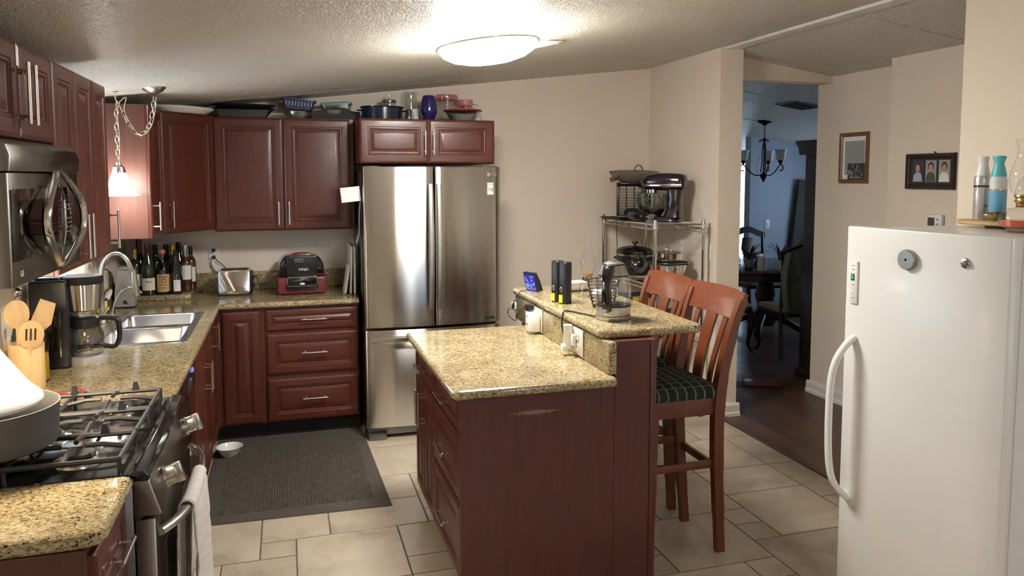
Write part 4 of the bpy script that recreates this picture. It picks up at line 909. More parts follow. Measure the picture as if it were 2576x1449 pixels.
m = MB(); m.loops([[(p[0], p[1], z) for p in rrect(-.105+i, .105-i, -.08+i, .08-i, .03, 5)] for i, z in ((.014, 0), (0, .105))]); m.build('box', 'plastic_clear', t)
m = MB(); m.loops([[(p[0], p[1], z) for p in rrect(-.112+i, .112-i, -.087+i, .087-i, .034, 5)] for i, z in ((0, .105), (0, .115), (.008, .120), (.02, .120), (.03, .124))]); m.build('lid', 'green_lid', t)
t = T('serving_tray', 'black tray with a cut-out handle standing before the green-lidded box', 'tray', (1.40, -.30, UT))
pl = [(-.155, 0), (.165, 0), (.175, .052), (.12, .056), (.08, .075), (.0, .084), (-.06, .075), (-.11, .056), (-.155, .050)]
m = MB(); hole = rrect(-.05, .045, .036, .064, .008, 4)
def holed(m, outer, inner, y0, y1):
    b = bmesh.new()
    for y in (y0, y1):
        for loop in (outer, inner):
            vv = [b.verts.new((p[0], y, p[1])) for p in loop]
            for i in range(len(vv)): b.edges.new((vv[i], vv[(i+1) % len(vv)]))
    b.verts.ensure_lookup_table(); n1, n2 = len(outer), len(inner); k = n1+n2
    bmesh.ops.triangle_fill(b, edges=[e for e in b.edges if e.verts[0].index < k and e.verts[1].index < k] if False else [e for e in b.edges if abs(e.verts[0].co.y-y0) < 1e-6], use_beauty=True)
    bmesh.ops.triangle_fill(b, edges=[e for e in b.edges if abs(e.verts[0].co.y-y1) < 1e-6 and abs(e.verts[1].co.y-y1) < 1e-6 and not e.link_faces], use_beauty=True)
    b.verts.ensure_lookup_table()
    for st, n in ((0, n1), (n1, n2)):
        for i in range(n): b.faces.new((b.verts[st+i], b.verts[st+(i+1) % n], b.verts[k+st+(i+1) % n], b.verts[k+st+i]))
    m._join(b)
holed(m, pl, hole, -.006, .006); m.box(-.15, .16, .006, .05, 0, .006); m.build('panel', 'carton_dark', t, smooth=False)
FT = 2.1035
t = T('stock_pot', 'dark blue enamel canning pot above the refrigerator', 'pot', (1.712, -.42, FT))
MB().shell([(.13, 0), (.138, .006), (.142, .085), (.150, .090), (.151, .094)], .004, 44).build('pot_body', 'navy', t)
for s_ in (-1, 1): MB().tube(arc((s_*.14, 0, .07), .03, -90, 90, 8, 'xy') if s_ > 0 else arc((s_*.14, 0, .07), .03, 90, 270, 8, 'xy'), .004, 8).build('handle', 'navy', t)
t = T('french_press', 'glass french press with a steel lid behind the blue pot', 'french press', (1.795, -.16, FT))
MB().shell([(.045, 0), (.047, .003), (.047, .15)], .002, 24).build('beaker', 'glass_tint', t); MB().lathe([(.05, .150), (.052, .155), (.050, .168), (.015, .176), (.0, .177)], 24).build('lid', 'dark_steel', t); MB().cyl((0, 0, .175), (0, 0, .20), .003, n=8).build('plunger_rod', 'steel', t); MB().box(-.018, .018, -.004, .004, .197, .204, .002).build('plunger_knob', 'steel', t)
def glassware(name, label, x, y, prof, mat, th=.0025, parts=None):
    t = T(name, label, 'glass', (x, y, FT)); MB().shell(prof, th, 28).build('vessel', mat, t)
    return t
glassware('drinking_glass', 'upturned clear glass between the blue pot and the purple vase', 1.905, -.38, [(.036, 0), (.038, .004), (.034, .05), (.026, .085), (.010, .092)], 'glass_tint')
glassware('tall_vase', 'tall clear glass cylinder near the ceiling behind the purple vase', 1.955, -.14, [(.042, 0), (.044, .004), (.045, .22), (.046, .24)], 'glass_tint')
tag(MB().box(1.935, 1.985, -.30, -.25, FT, FT+.10, .004).build('white_box', 'paper'), 'small white ribbed box tucked behind the purple vase', 'box')
t = T('vase', 'deep purple-blue glossy vase above the refrigerator', 'vase', (2.035, -.43, FT)); MB().shell([(.038, 0), (.040, .004), (.042, .03), (.056, .055), (.060, .08), (.054, .13), (.042, .175), (.034, .182)], .003, 36).build('body', 'purple_blue', t)
t = T('measuring_jug', 'large clear measuring jug with a pink lid above the refrigerator', 'jug', (2.215, -.17, FT)); MB().shell([(.07, 0), (.072, .004), (.078, .18), (.082, .205)], .003, 32).build('jug', 'glass_tint', t)
MB().lathe([(.084, .165), (.086, .17), (.086, .21), (.080, .216), (.0, .217)], 32).build('lid', 'pink_glass', t); MB().tube([(-.078, 0, .19), (-.115, 0, .185), (-.118, 0, .09), (-.078, 0, .05)], .006, 8).build('handle', 'glass_tint', t)
m = MB()
for k in range(5): m.box(-.02, .02 if k % 2 else .005, -.0775, -.0765, .06+.022*k, .063+.022*k)
m.build('scale_marks', 'red_plastic', t, smooth=False)
t = T('measuring_cup', 'small clear cup with a pink lid beside the large jug', 'cup', (2.345, -.22, FT)); MB().shell([(.045, 0), (.047, .004), (.052, .14), (.054, .165)], .0025, 28).build('cup', 'glass_tint', t)
MB().lathe([(.055, .135), (.057, .138), (.057, .175), (.052, .180), (.0, .181)], 28).build('lid', 'pink', t); MB().tube([(.052, 0, .15), (.092, 0, .145), (.095, 0, .075), (.050, 0, .05)], .005, 8).build('handle', 'plastic_clear', t)
t = T('mixing_bowl', 'ribbed glass mixing bowl with a red lid above the refrigerator', 'bowl', (2.275, -.44, FT))
MB().shell([(.075, 0), (.080, .004), (.105, .04), (.128, .078)], .004, 40).build('bowl', 'glass_tint', t); MB().lathe([(.132, .074), (.138, .078), (.136, .086), (.10, .090), (.0, .091)], 40).build('lid', 'red_plastic', t)
MB().lathe([(.06, .005), (.075, .02), (.088, .05), (.0, .055)], 28).build('contents', 'photo_grey', t)
tag(MB().prism([(-.05, 0), (.05, 0), (.03, .075), (-.03, .08)], 'y', -.03, .03, .01).build('glass_dish', 'glass_tint', None, (2.41, -.30, FT)), 'clear glass dish at the right end above the refrigerator', 'dish')

# ================================================================== things on the bar and worktop
BT = 1.0852
t = T('electric_kettle', 'glass and steel electric kettle with a black handle on the bar', 'kettle', (2.458, -2.625, BT), R(-44))
MB().lathe([(.076, 0), (.079, .004), (.079, .018), (.0, .018)], 40).build('power_base', 'kettle_steel', t)
MB().lathe([(.077, .020), (.078, .024), (.0785, .060), (.0, .060)], 40).build('base_ring', 'kettle_steel', t); MB().lathe([(.0785, .060), (.0792, .062), (.079, .066), (.0, .066)], 40).build('seal', 'black_plastic', t)
MB().lathe([(.0785, .066), (.080, .095), (.0785, .13), (.073, .17), (.066, .198)], 44, cap=(False, False)).build('glass_wall', 'glass', t)
MB().lathe([(.0755, .068), (.077, .09), (.076, .112), (.0, .112)], 40).build('water', 'water', t)
MB().lathe([(.0668, .196), (.0675, .199), (.066, .202), (.050, .243), (.048, .246), (.0, .246)], 40).build('collar', 'kettle_steel', t)
MB().lathe([(.046, .246), (.046, .250), (.030, .257), (.0, .259)], 32).build('lid', 'kettle_steel', t); MB().box(-.012, .012, -.012, .03, .256, .262, .003).build('lid_button', 'chrome', t)
m = MB(); lps = []
hp = [(-.046, .246, .020), (-.070, .240, .022), (-.088, .205, .021), (-.096, .16, .020), (-.097, .11, .018), (-.092, .065, .017), (-.080, .045, .016)]
P = smooth_path([(0, y, z) for y, z, w in hp], 5)
for i, p in enumerate(P):
    w = .026-.007*i/len(P); lps.append([(p.x-w, p.y+.012, p.z), (p.x-w*.8, p.y-.006, p.z), (p.x, p.y-.010, p.z), (p.x+w*.8, p.y-.006, p.z), (p.x+w, p.y+.012, p.z)])
m.loops(lps); MB().lathe([(.0682, .194), (.0690, .196), (.0685, .200), (.0668, .200)], 40, cap=(False, False)).build('trim_ring', 'black_plastic', t); MB().lathe([(.0495, .243), (.0502, .246), (.0485, .249), (.046, .249)], 40, cap=(False, False)).build('trim_ring', 'black_plastic', t)
hd = m.build('handle', 'black_gloss', t, ang=60)
MB().box(-.012, .012, -.088, -.082, .032, .040, .002).build('switch', 'chrome', hd)
tag(MB().tube(smooth_path([(2.40, -2.60, BT+.004), (2.36, -2.49, BT+.004), (2.33, -2.42, BT+.004), (2.297, -2.42, BT+.002), (2.286, -2.43, BT-.06), (2.285, -2.46, .985), (2.282, -2.505, .955), (2.284, -2.53, .965)], 6), .0036, 8).build('kettle_cord', 'black_plastic'), 'black kettle cord dropping over the bar edge', 'cord')
# outlets on the riser
ow = outlet('wall_outlet', 'ivory outlet plate on the granite riser nearest the viewer', (2.3035, -2.60, .985), '-x', .118, .118, kind='ivory')
t = T('plug_in_freshener', 'white tubular plug-in air freshener on the riser', 'plug', (2.2835, -2.545, .985), IW)
MB().lathe([(.018, -.055), (.021, -.05), (.019, .05), (.0205, .055), (.0, .056)], 24, (0, -.012, .012)).build('tube', 'white_plastic', t); MB().lathe([(.018, 0), (.018, .016), (.0, .018)], 20, mtx=Matrix.Translation((0, -.025, -.035)) @ Matrix.Rotation(R(90), 4, 'X')).build('dial', 'white_plastic', t); MB().box(.010, .05, -.008, .009, -.022, .03, .006).build('plug_body', 'white_plastic', t)
outlet('wall_outlet', 'ivory outlet plate on the granite riser farther from the viewer', (2.3035, -2.045, .982), '-x', .118, .118, kind='ivory')
t = T('outlet_extender', 'white multi-outlet adapter plugged into the far riser outlet', 'adapter', (2.2935, -2.045, .982), IW)
m = MB(); m.prism([(-.05, 0), (.05, 0), (.038, -.055), (-.030, -.055)], 'z', -.055, .045, .005); m.build('housing', 'white_plastic', t)
for z in (-.02, .02): 
    m = MB(); m.box(-.008, -.005, -.0565, -.0545, z-.004, z+.006); m.box(.005, .008, -.0565, -.0545, z-.004, z+.006); m.build('slots', 'black_plastic', t, smooth=False)
tag(MB().box(-.035, .02, -.045, -.012, .0, .03, .004).xf(Matrix.Translation((2.285, -2.03, 1.029)) @ Matrix.Rotation(R(-90), 4, 'Z')).build('power_adapter', 'black_plastic'), 'black power adapter sitting on the white outlet adapter', 'adapter')
tag(MB().tube(smooth_path([(2.365, -1.76, BT+.003), (2.33, -1.74, BT+.002), (2.292, -1.74, BT-.005), (2.27, -1.78, 1.02), (2.25, -1.85, 1.0), (2.24, -1.72, .99), (2.24, -1.70, .95), (2.25, -1.80, .935), (2.245, -1.86, .98), (2.26, -1.93, 1.03), (2.265, -1.995, 1.045)], 6), .0025, 6).build('clock_cord', 'black_plastic'), 'thin black cord looping from the clock to the adapter', 'cord')
cb = T('cable_bundle', 'coiled black cable bundle with a white tie beside the riser', 'cable', (2.245, -1.76, 1.01))
m = MB()
for k in range(4): m.tube([(.004*k+.022*math.cos(q)*.5, .030*math.cos(q), .016*math.sin(q)+.004*k) for q in [2*PI*i/14 for i in range(14)]], .0025, 6, closed=True)
m.build('coil', 'black_plastic', cb); MB().box(-.006, .02, -.012, .0, -.018, .022, .002).build('tie', 'paper', cb)
# small screen
t = T('weather_clock', 'small tilted blue-lit weather clock on the far end of the bar', 'clock', (2.372, -1.745, BT), R(-66))
tm_ = Matrix.Rotation(R(14), 4, 'X') @ Matrix.Scale(.88, 4)
MB().box(-.055, .055, -.012, .010, 0, .125, .004, mtx=tm_).build('case', 'black_plastic', t); scn = MB().box(-.047, .047, -.0135, -.0115, .010, .113, mtx=tm_).build('screen', 'screen_blue', t, smooth=False)
random.seed(7); m = MB()
for r in range(7):
    for c in range(5):
        if random.random() < .62: a = -.042+.017*c; b = .018+.0135*r; m.box(a, a+random.uniform(.006, .013), -.0142, -.0134, b, b+random.uniform(.003, .009), mtx=tm_)
m.build('digits', 'screen_white', scn, smooth=False); MB().prism([(.008, 0), (.055, 0), (.030, .06), (.012, .09)], 'x', -.02, .02).build('stand', 'black_plastic', t)
# two black upright flashlights / battery packs
for k, (x, y, lab) in enumerate(((2.395, -2.185, 'black upright battery pack with a yellow label, nearer one of the pair'), (2.378, -2.118, 'black upright battery pack with a yellow label, farther one of the pair'))):
    t = T('battery_pack', lab, 'battery pack', (x, y, BT), R(-62), 'black battery packs on the bar')
    m = MB(); m.loops([[(p[0], p[1], z) for p in rrect(-.025+i, .025-i, -.026+i, .026-i, .012, 4)] for i, z in ((.001, 0), (0, .003), (0, .205), (.003, .210))]); b = m.build('case', 'black_plastic', t)
    MB().box(-.020, .004, -.0270, -.0262, .006, .045).build('yellow_label', 'yellow', b, smooth=False); MB().lathe([(.014, 0), (.012, .002), (.0, .002)], 16, sx=.7, mtx=Matrix.Translation((-.008, -.0255, .072)) @ Matrix.Rotation(R(90), 4, 'X')).build('badge', 'chrome', b)
t = T('serving_dish', 'white square dish on a dark stand behind the battery packs', 'dish', (2.58, -1.80, BT), R(10))
MB().box(-.09, .09, -.05, .05, 0, .008, .003).build('stand', 'dark_wood', t); m = MB(); m.loops([[(p[0], p[1], z) for p in rrect(-.07-i, .07+i, -.04-i, .04+i, .012, 3)] for i, z in ((0, .008), (.012, .05), (.008, .05), (-.004, .014))]); m.build('dish', 'white_china', t)
t = T('oil_lamp', 'clear glass oil lamp with a tall chimney on the bar', 'oil lamp', (2.585, -2.02, BT))
MB().lathe([(.050, 0), (.055, .004), (.056, .02), (.046, .05), (.042, .07), (.030, .08), (.022, .088)], 32).build('font', 'glass_tint', t)
MB().lathe([(.024, .086), (.026, .092), (.022, .11), (.028, .116), (.026, .122), (.0, .122)], 24).build('burner', 'brass', t)
MB().lathe([(.024, .122), (.034, .14), (.040, .165), (.038, .195), (.026, .235), (.017, .27), (.016, .30), (.018, .305)], 32, cap=(False, False)).build('chimney', 'glass', t)
t = T('wire_basket', 'black wire basket of white eggs beside the kettle', 'basket', (2.535, -2.335, BT))
m = MB()
for k in range(9): z = .004+.016*k; r = .050+.030*(k/8)**.8; m.tube([(r*math.cos(q), r*math.sin(q), z) for q in [2*PI*i/28 for i in range(28)]], .0022, 5, closed=True)
for k in range(8): q = 2*PI*k/8; m.tube([(.0, 0, .003), (.050*math.cos(q), .050*math.sin(q), .003), (.066*math.cos(q), .066*math.sin(q), .06), (.082*math.cos(q), .082*math.sin(q), .138)], .0022, 5)
m.build('wire_frame', 'iron', t)
m = MB(); m.tube([(-.09, .0, .132), (-.10, .02, .142), (-.105, .0, .15), (-.09, -.015, .14)], .004, 6); m.build('handle_loop', 'iron', t)
random.seed(5); k = 0
for z, rr, n in ((.028, .022, 4), (.066, .034, 5)):
    for i in range(n):
        q = 2*PI*i/n+z*20; e = MB(); e.ball((0, 0, 0), .021, 1, 1, 1.25, 14, Matrix.Rotation(R(70), 4, 'X'))
        tag(e.build('egg', 'egg', None, (2.535+rr*math.cos(q), -2.335+rr*math.sin(q), BT+z), q), 'white egg inside the black wire basket', 'egg', 'eggs in the wire basket')

# ================================================================== bar stools
def stool():
    t = T('bar_stool', '', 'bar stool', (0, 0, 0), 0, 'bar stools at the island')
    # local: sitter faces -x; back posts at +x
    def post(s_):
        P = [(.165, s_*.160, 0), (.150, s_*.166, .20), (.135, s_*.172, .42), (.128, s_*.180, .66), (.142, s_*.190, .85), (.185, s_*.202, 1.05), (.228, s_*.208, 1.175)]; w = [.017, .019, .021, .022, .020, .017, .015]
        Q = smooth_path(P, 4); m = MB(); n = len(Q); lp = []
        for i, p in enumerate(Q):
            a = w[min(int(i/4), 6)]; lp.append([(p.x-a*1.15, p.y-a, p.z), (p.x+a*1.15, p.y-a, p.z), (p.x+a*1.15, p.y+a, p.z), (p.x-a*1.15, p.y+a, p.z)])
        m.loops(lp); return m.build('back_leg', 'stool_wood', t, ang=50)
    post(-1); post(1)
    for s_ in (-1, 1):
        m = MB(); m.loops([[(x-.018*a, s_*.175-.018*a, z), (x+.018*a, s_*.175-.018*a, z), (x+.018*a, s_*.175+.018*a, z), (x-.018*a, s_*.175+.018*a, z)] for x, z, a in ((-.205, 0, .85), (-.195, .35, 1), (-.19, .70, 1.1))]); m.build('front_leg', 'stool_wood', t)
    for s_ in (-1, 1): MB().box(-.20, .125, s_*.180-.011, s_*.180+.011, .655, .735, .003).build('side_rail', 'stool_wood', t)
    MB().box(-.205, -.182, -.18, .18, .655, .735, .003).build('front_rail', 'stool_wood', t); MB().box(.115, .138, -.18, .18, .655, .735, .003).build('back_rail', 'stool_wood', t)
    for s_ in (-1, 1): MB().box(-.195, .140, s_*.170-.010, s_*.170+.010, .405, .440, .003).build('side_stretcher', 'stool_wood', t)
    MB().box(-.21, -.188, -.17, .17, .25, .29, .003).build('foot_rest', 'stool_wood', t); MB().box(.135, .155, -.165, .165, .375, .41, .003).build('back_stretcher', 'stool_wood', t)
    m = MB(); m.loops([[(p[0], p[1], z) for p in rrect(-.225+i, .145-i, -.205+i, .205-i, .03, 4)] for i, z in ((.012, .733), (0, .742), (0, .768), (.02, .785), (.07, .797), (.12, .802))]); m.build('cushion', 'plaid', t, ang=60)
    # curved crest rail, slats
    def arcx(y): return -.020*(1-(y/.22)**2)
    m = MB(); lp = []; N = 12
    for i in range(N+1):
        y = -.225+.45*i/N; c = -arcx(y); th = .011; up = .007*(1-(y/.225)**4)
        lp.append([(.190+c-th, y, 1.085), (.190+c+th, y, 1.085), (.236+c+th, y, 1.195+up), (.236+c-th*.4, y, 1.203+up), (.236+c-th, y, 1.195+up)])
    m.loops(lp); m.build('crest_rail', 'stool_wood', t, ang=50)
    for y0, wd in ((-.115, .016), (0, .040), (.115, .016)):
        m = MB(); P = smooth_path([(.122, y0*.86, .70), (.135, y0*.92, .85), (.170, y0, 1.0), (.200, y0*1.02, 1.10)], 4); lp = []
        for i, p in enumerate(P):
            f = i/(len(P)-1); a = wd*(.88+.24*f); th = .006; c = .012*f; lp.append([(p.x+c-th, p.y-a, p.z), (p.x+c+th, p.y-a, p.z), (p.x+c+th, p.y+a, p.z), (p.x+c-th, p.y+a, p.z)])
        m.loops(lp); m.build('back_slat', 'stool_wood', t, ang=50)
    return t
s1 = stool(); s1.location = (2.775, -2.60, 0); s1['label'] = 'orange-brown wooden bar stool with plaid seat, nearer of the two'
dup(s1, (2.775, -2.145, 0), R(1.5), 'orange-brown wooden bar stool with plaid seat, farther of the two')

# ================================================================== wire shelf by the right wall
t = T('wire_shelf', 'chrome wire shelving rack in the corner by the pillar', 'shelf', (0, 0, 0))
SX0, SX1, SY0, SY1 = 3.505, 3.885, -1.0, -.11
for x in (SX0, SX1):
    for y in (SY0, SY1):
        m = MB(); m.cyl((x, y, .02), (x, y, 1.42), .0125, n=14)
        for k in range(26): z = .06+.052*k; m.lathe([(.0135, 0), (.0135, .004)], 12, (x, y, z))
        m.build('post', 'chrome', t); MB().lathe([(.016, 0), (.018, .004), (.012, .022), (.0, .024)], 12, (x, y, 0)).build('foot', 'black_plastic', t)
for z in (.16, .56, .955, 1.385):
    m = MB()
    for a, b in (((SX0, SY0), (SX0, SY1)), ((SX1, SY0), (SX1, SY1)), ((SX0, SY0), (SX1, SY0)), ((SX0, SY1), (SX1, SY1))):
        m.tube([(a[0], a[1], z), (b[0], b[1], z)], .0045, 6); m.tube([(a[0], a[1], z-.032), (b[0], b[1], z-.032)], .0035, 6)
        L = math.hypot(b[0]-a[0], b[1]-a[1]); n = max(4, int(L/.045)); zz = [(a[0]+(b[0]-a[0])*i/n, a[1]+(b[1]-a[1])*i/n, z if i % 2 else z-.032) for i in range(n+1)]; m.tube(zz, .0022, 5)
    y = SY0+.03
    while y < SY1: m.tube([(SX0, y, z+.003), (SX1, y, z+.003)], .002, 5); y += .026
    for x in (SX0, SX1):
        for y in (SY0, SY1): m.lathe([(.018, -.04), (.020, 0), (.018, .008)], 14, (x, y, z))
    m.build('shelf_deck', 'chrome', t)
TS, MS = 1.391, .961
# stand mixer
t = T('stand_mixer', 'dark plum stand mixer with a glass bowl on the top shelf', 'mixer', (3.725, -.735, TS), R(135-3))
# local +x is the nose direction
m = MB(); m.loops([[(p[0], p[1], z) for p in rrect(-.12+i, .175-i, -.085+i, .085-i, .06, 6)] for i, z in ((0, 0), (0, .02), (.012, .038), (.03, .042))]); m.build('foot', 'purple', t)
m = MB(); m.loops([[(p[0], p[1], z) for p in rrect(-.125+a, -.125+a+w, -.06+i, .06-i, .03, 5)] for a, w, i, z in ((.0, .13, -.01, .035), (.005, .105, .0, .09), (.005, .095, .004, .16), (-.01, .12, .0, .235))]); m.build('column', 'purple', t)
m = MB(); lp = []
for x, ry, rz_, zc in ((-.150, .035, .030, .290), (-.145, .052, .052, .288), (-.11, .062, .064, .288), (-.03, .066, .066, .290), (.06, .066, .064, .292), (.12, .064, .058, .290), (.155, .058, .050, .286), (.172, .044, .038, .283), (.178, .025, .022, .281)):
    lp.append([(x, ry*math.copysign(abs(math.cos(q))**.75, math.cos(q)), zc+rz_*math.copysign(abs(math.sin(q))**.75, math.sin(q))) for q in [2*PI*i/24 for i in range(24)]])
m.loops(lp); hd = m.build('head', 'purple', t, ang=60)
MB().box(-.14, .15, -.069, -.064, .255, .275, .002).build('trim_band', 'chrome', hd); MB().box(-.14, .15, .064, .069, .255, .275, .002).build('trim_band', 'chrome', hd); MB().lathe([(.018, 0), (.022, .004), (.02, .014), (.0, .016)], 20, mtx=Matrix.Translation((.176, 0, .282)) @ Matrix.Rotation(R(90), 4, 'Y')).build('hub', 'chrome', hd)
MB().lathe([(.036, .205), (.042, .21), (.042, .235), (.0, .237)], 24, (.105, 0, 0)).build('planetary', 'chrome', hd); MB().cyl((.105, 0, .10), (.105, 0, .206), .008).build('beater_shaft', 'steel', hd)
bw = MB().shell([(.045, .043), (.05, .048), (.075, .075), (.098, .12), (.104, .165), (.106, .205)], .003, 36, (.085, 0, 0)).build('bowl', 'bowl_glass', t)
MB().tube(smooth_path([(.085, .105, .185), (.085, .145, .175), (.085, .150, .12), (.085, .10, .085)], 5), .007, 8).build('bowl_handle', 'glass_tint', bw); MB().lathe([(.050, .04), (.052, .046), (.045, .052)], 28, (.085, 0, 0)).build('bowl_foot', 'steel', bw)
m = MB(); m.lathe([(.0, .05), (.055, .058), (.075, .09), (.0, .095)], 24, (.085, 0, 0)); m.build('contents', 'carton_dark', bw)
t = T('baking_sheet', 'dark baking sheet lying under the wire-grille box on the top shelf', 'baking sheet', (3.635, -.315, TS), 0)
m = MB(); m.loops([[(p[0], p[1], z) for p in rrect(-.165-i, .165+i, -.185-i, .185+i, .02, 3)] for i, z in ((0, .0005), (.008, .010), (.010, .011), (.006, .011), (-.003, .003))]); m.build('sheet', 'bronze', t)
t = T('grill_heater', 'black box with a bright horizontal wire grille on the top shelf', 'heater', (3.665, -.335, TS+.012), R(-22))
MB().box(-.135, .135, -.075, .085, 0, .015, .003).build('base', 'black_plastic', t); MB().box(-.135, .135, .075, .085, .015, .255, .003).build('back_panel', 'black_plastic', t)
for s_ in (-1, 1): MB().box(s_*.126-.009, s_*.126+.009, -.075, .075, .015, .255, .003).build('side_panel', 'black_plastic', t)
MB().box(-.117, .117, -.030, -.024, .02, .245).build('reflector', 'chrome', t, smooth=False); MB().box(-.135, .135, -.075, .085, .255, .270, .003).build('top_panel', 'black_plastic', t)
m = MB()
for k in range(19): m.tube([(-.118, -.07, .022+.0122*k), (.118, -.07, .022+.0122*k)], .0022, 5)
for x in (-.06, 0, .06): m.tube([(x, -.072, .018), (x, -.072, .25)], .0022, 5)
m.build('grille', 'black_plastic', t)
t = T('wok', 'brown carbon-steel wok with a wooden handle on top of the wire-grille box', 'wok', (3.665, -.325, TS+.278)); t.rotation_euler = (R(4), R(-3), R(18))
MB().shell([(.05, .0), (.09, .006), (.14, .030), (.175, .060), (.196, .088)], .0025, 40).build('pan', 'bowl_brown', t)
MB().tube([(-.185, -.03, .068), (-.225, -.045, .060), (-.285, -.06, .048)], [.010, .017, .020], 14).build('wood_handle', 'frame_wood', t); MB().tube(arc((.13, .085, .085), .045, 0, 180, 10, 'xz', .045), .005, 8).build('loop_handle', 'dark_steel', t)
t = T('hand_mixer', 'plum and chrome hand-mixer lying in front of the stand mixer', 'hand mixer', (3.555, -.625, TS), R(102))
m = MB(); lp = [[(x, ry*math.cos(q), .040+rz_*math.sin(q)) for q in [2*PI*i/16 for i in range(16)]] for x, ry, rz_ in ((.10, .01, .01), (.085, .034, .03), (.03, .042, .038), (-.05, .038, .036), (-.08, .02, .02))]; m.loops(lp); m.build('body', 'purple', t)
m = MB(); m.cyl((-.075, 0, .04), (-.12, 0, .036), .004, n=8)
for a in range(4): q = R(45*a); m.tube([(-.12+.028*math.cos(b)-.03, .022*math.sin(b)*math.cos(q), .036+.022*math.sin(b)*math.sin(q)) for b in [2*PI*i/16 for i in range(16)]], .002, 5, closed=True)
m.build('beater', 'chrome', t)
tag(MB().tube(smooth_path([(3.50, -.40, TS+.006), (3.478, -.42, TS-.01), (3.474, -.44, 1.25), (3.478, -.45, 1.12), (3.474, -.46, 1.03)], 6), .003, 6).build('appliance_cord', 'black_plastic'), 'black cord hanging down from the top shelf', 'cord')
t = T('slow_cooker', 'black oval slow cooker on the second shelf', 'slow cooker', (3.665, -.36, MS), R(-62))
MB().lathe([(.11, 0), (.125, .01), (.150, .05), (.158, .14), (.160, .15), (.0, .15)], 40, sy=.74).build('base', 'black_plastic', t); MB().lathe([(.162, .148), (.164, .152), (.164, .160), (.15, .162)], 40, sy=.74).build('steel_rim', 'steel', t)
ldd = MB().lathe([(.158, .162), (.162, .168), (.160, .185), (.13, .205), (.07, .218), (.0, .222)], 40, sy=.74).build('lid', 'black_gloss', t); MB().lathe([(.012, .220), (.010, .235), (.026, .245), (.024, .255), (.0, .257)], 20).build('knob', 'black_plastic', ldd)
for s_ in (-1, 1): MB().box(s_*.165-.018, s_*.165+.018, -.035, .035, .11, .128, .006).build('handle', 'black_plastic', t)
t = T('steel_bowl', 'large steel mixing bowl on the second shelf', 'bowl', (3.725, -.79, MS)); MB().shell([(.06, 0), (.075, .005), (.12, .06), (.148, .125), (.155, .13)], .002, 40).build('bowl', 'chrome', t)
t = T('saucepot', 'small steel pot stacked in the steel mixing bowl', 'pot', (3.725, -.785, MS+.108))
MB().shell([(.142, .020), (.146, .026), (.143, .03)], .002, 40).build('rim_pan', 'dark_steel', t); MB().lathe([(.10, -.02), (.105, -.015), (.108, .095), (.112, .1), (.10, .104), (.03, .113), (.0, .114)], 40).build('pot_body', 'chrome', t); MB().tube(arc((0, 0, .115), .022, 0, 180, 8, 'xz', .024), .005, 8).build('lid_loop', 'chrome', t)
MB().tube([(-.075, -.075, .06), (-.12, -.12, .075), (-.13, -.13, .05)], .006, 8).build('side_handle', 'black_plastic', t)
t = T('strainer', 'clear plastic strainer bowl tipped over at the shelf front', 'strainer', (3.570, -.575, MS)); t.rotation_euler = (R(8), R(-58), R(20))
MB().shell([(.03, .01), (.06, .02), (.085, .05), (.095, .085)], .002, 32, (.085, 0, -.01)).build('bowl', 'bowl_glass', t)
for k, (x, y, a) in enumerate(((3.545, -.765, 80), (3.555, -.875, 84))):
    t = T('red_spatula', ('red spatula lying on the second shelf beside the strainer', 'second red spatula lying by the shelf front post')[k], 'utensil', (x, y, MS+.004), R(a), 'red spatulas'); MB().box(-.10, .03, -.006, .006, 0, .008, .003).build('handle', 'red_plastic', t); MB().box(.03, .10, -.020, .020, 0, .006, .003).build('blade', 'red_plastic', t)
tag(MB().box(3.60, 3.70, -.62, -.46, .566, .80, .003).build('yellow_carton', 'bread_box'), 'yellow box on the third shelf behind the stools', 'box')
t = T('air_fryer_pot', 'black round cooker with a lid on the third shelf', 'pot', (3.685, -.80, .566)); MB().lathe([(.12, 0), (.135, .01), (.14, .15), (.145, .16), (.12, .185), (.0, .20)], 32).build('body', 'black_gloss', t); MB().lathe([(.014, .198), (.028, .215), (.0, .218)], 16).build('knob', 'black_plastic', t)
tag(MB().box(3.56, 3.84, -.36, -.14, .566, .78, .006).build('black_case', 'carton_dark'), 'dark appliance case at the back of the third shelf', 'box')
# ================================================================== upright freezer
FRZ = R(-84.9)
t = T('upright_freezer', 'white upright freezer with a long curved handle at the right', 'freezer', (3.662, -3.238, 0), FRZ)
# local x runs towards the viewer, front is -y
fw, fh = .652, 1.530
MB().box(.004, fw-.004, -.465, .20, .03, fh-.012, .006).build('body', 'white_enamel', t)
fd = MB(); pl = [(0, -.475), (0, -.515), (.010, -.528), (.05, -.533), (fw-.13, -.533), (fw-.07, -.528), (fw-.012, -.512), (fw, -.495), (fw, -.475)]
fd.prism(pl, 'z', .06, fh, .004, 2); fd = fd.build('door', 'white_enamel', t, ang=25)
MB().box(.01, fw-.01, -.476, -.464, .06, fh-.02).build('gasket', 'photo_grey', t, smooth=False); MB().box(.01, fw-.01, -.46, .18, 0, .03).build('feet_plinth', 'black_matte', t, smooth=False)
P = smooth_path([(.060, -.530, 1.105), (.052, -.565, 1.075), (.028, -.592, 1.00), (.018, -.602, .89), (.018, -.602, .68), (.026, -.592, .56), (.042, -.565, .50), (.050, -.530, .47)], 6)
MB().tube(P, [.019]+[.017]*(len(P)-2)+[.019], 12, flat=.75).build('handle', 'white_enamel', fd)
dp = MB().box(.036, .072, -.540, -.531, 1.235, 1.400, .004).build('control_strip', 'white_plastic', fd)
MB().box(.043, .059, -.5415, -.5395, 1.325, 1.350).build('display', 'leaf_dark', dp, smooth=False); text('digit', '5', .024, 'led_green', dp, (.051, -.542, 1.3375))
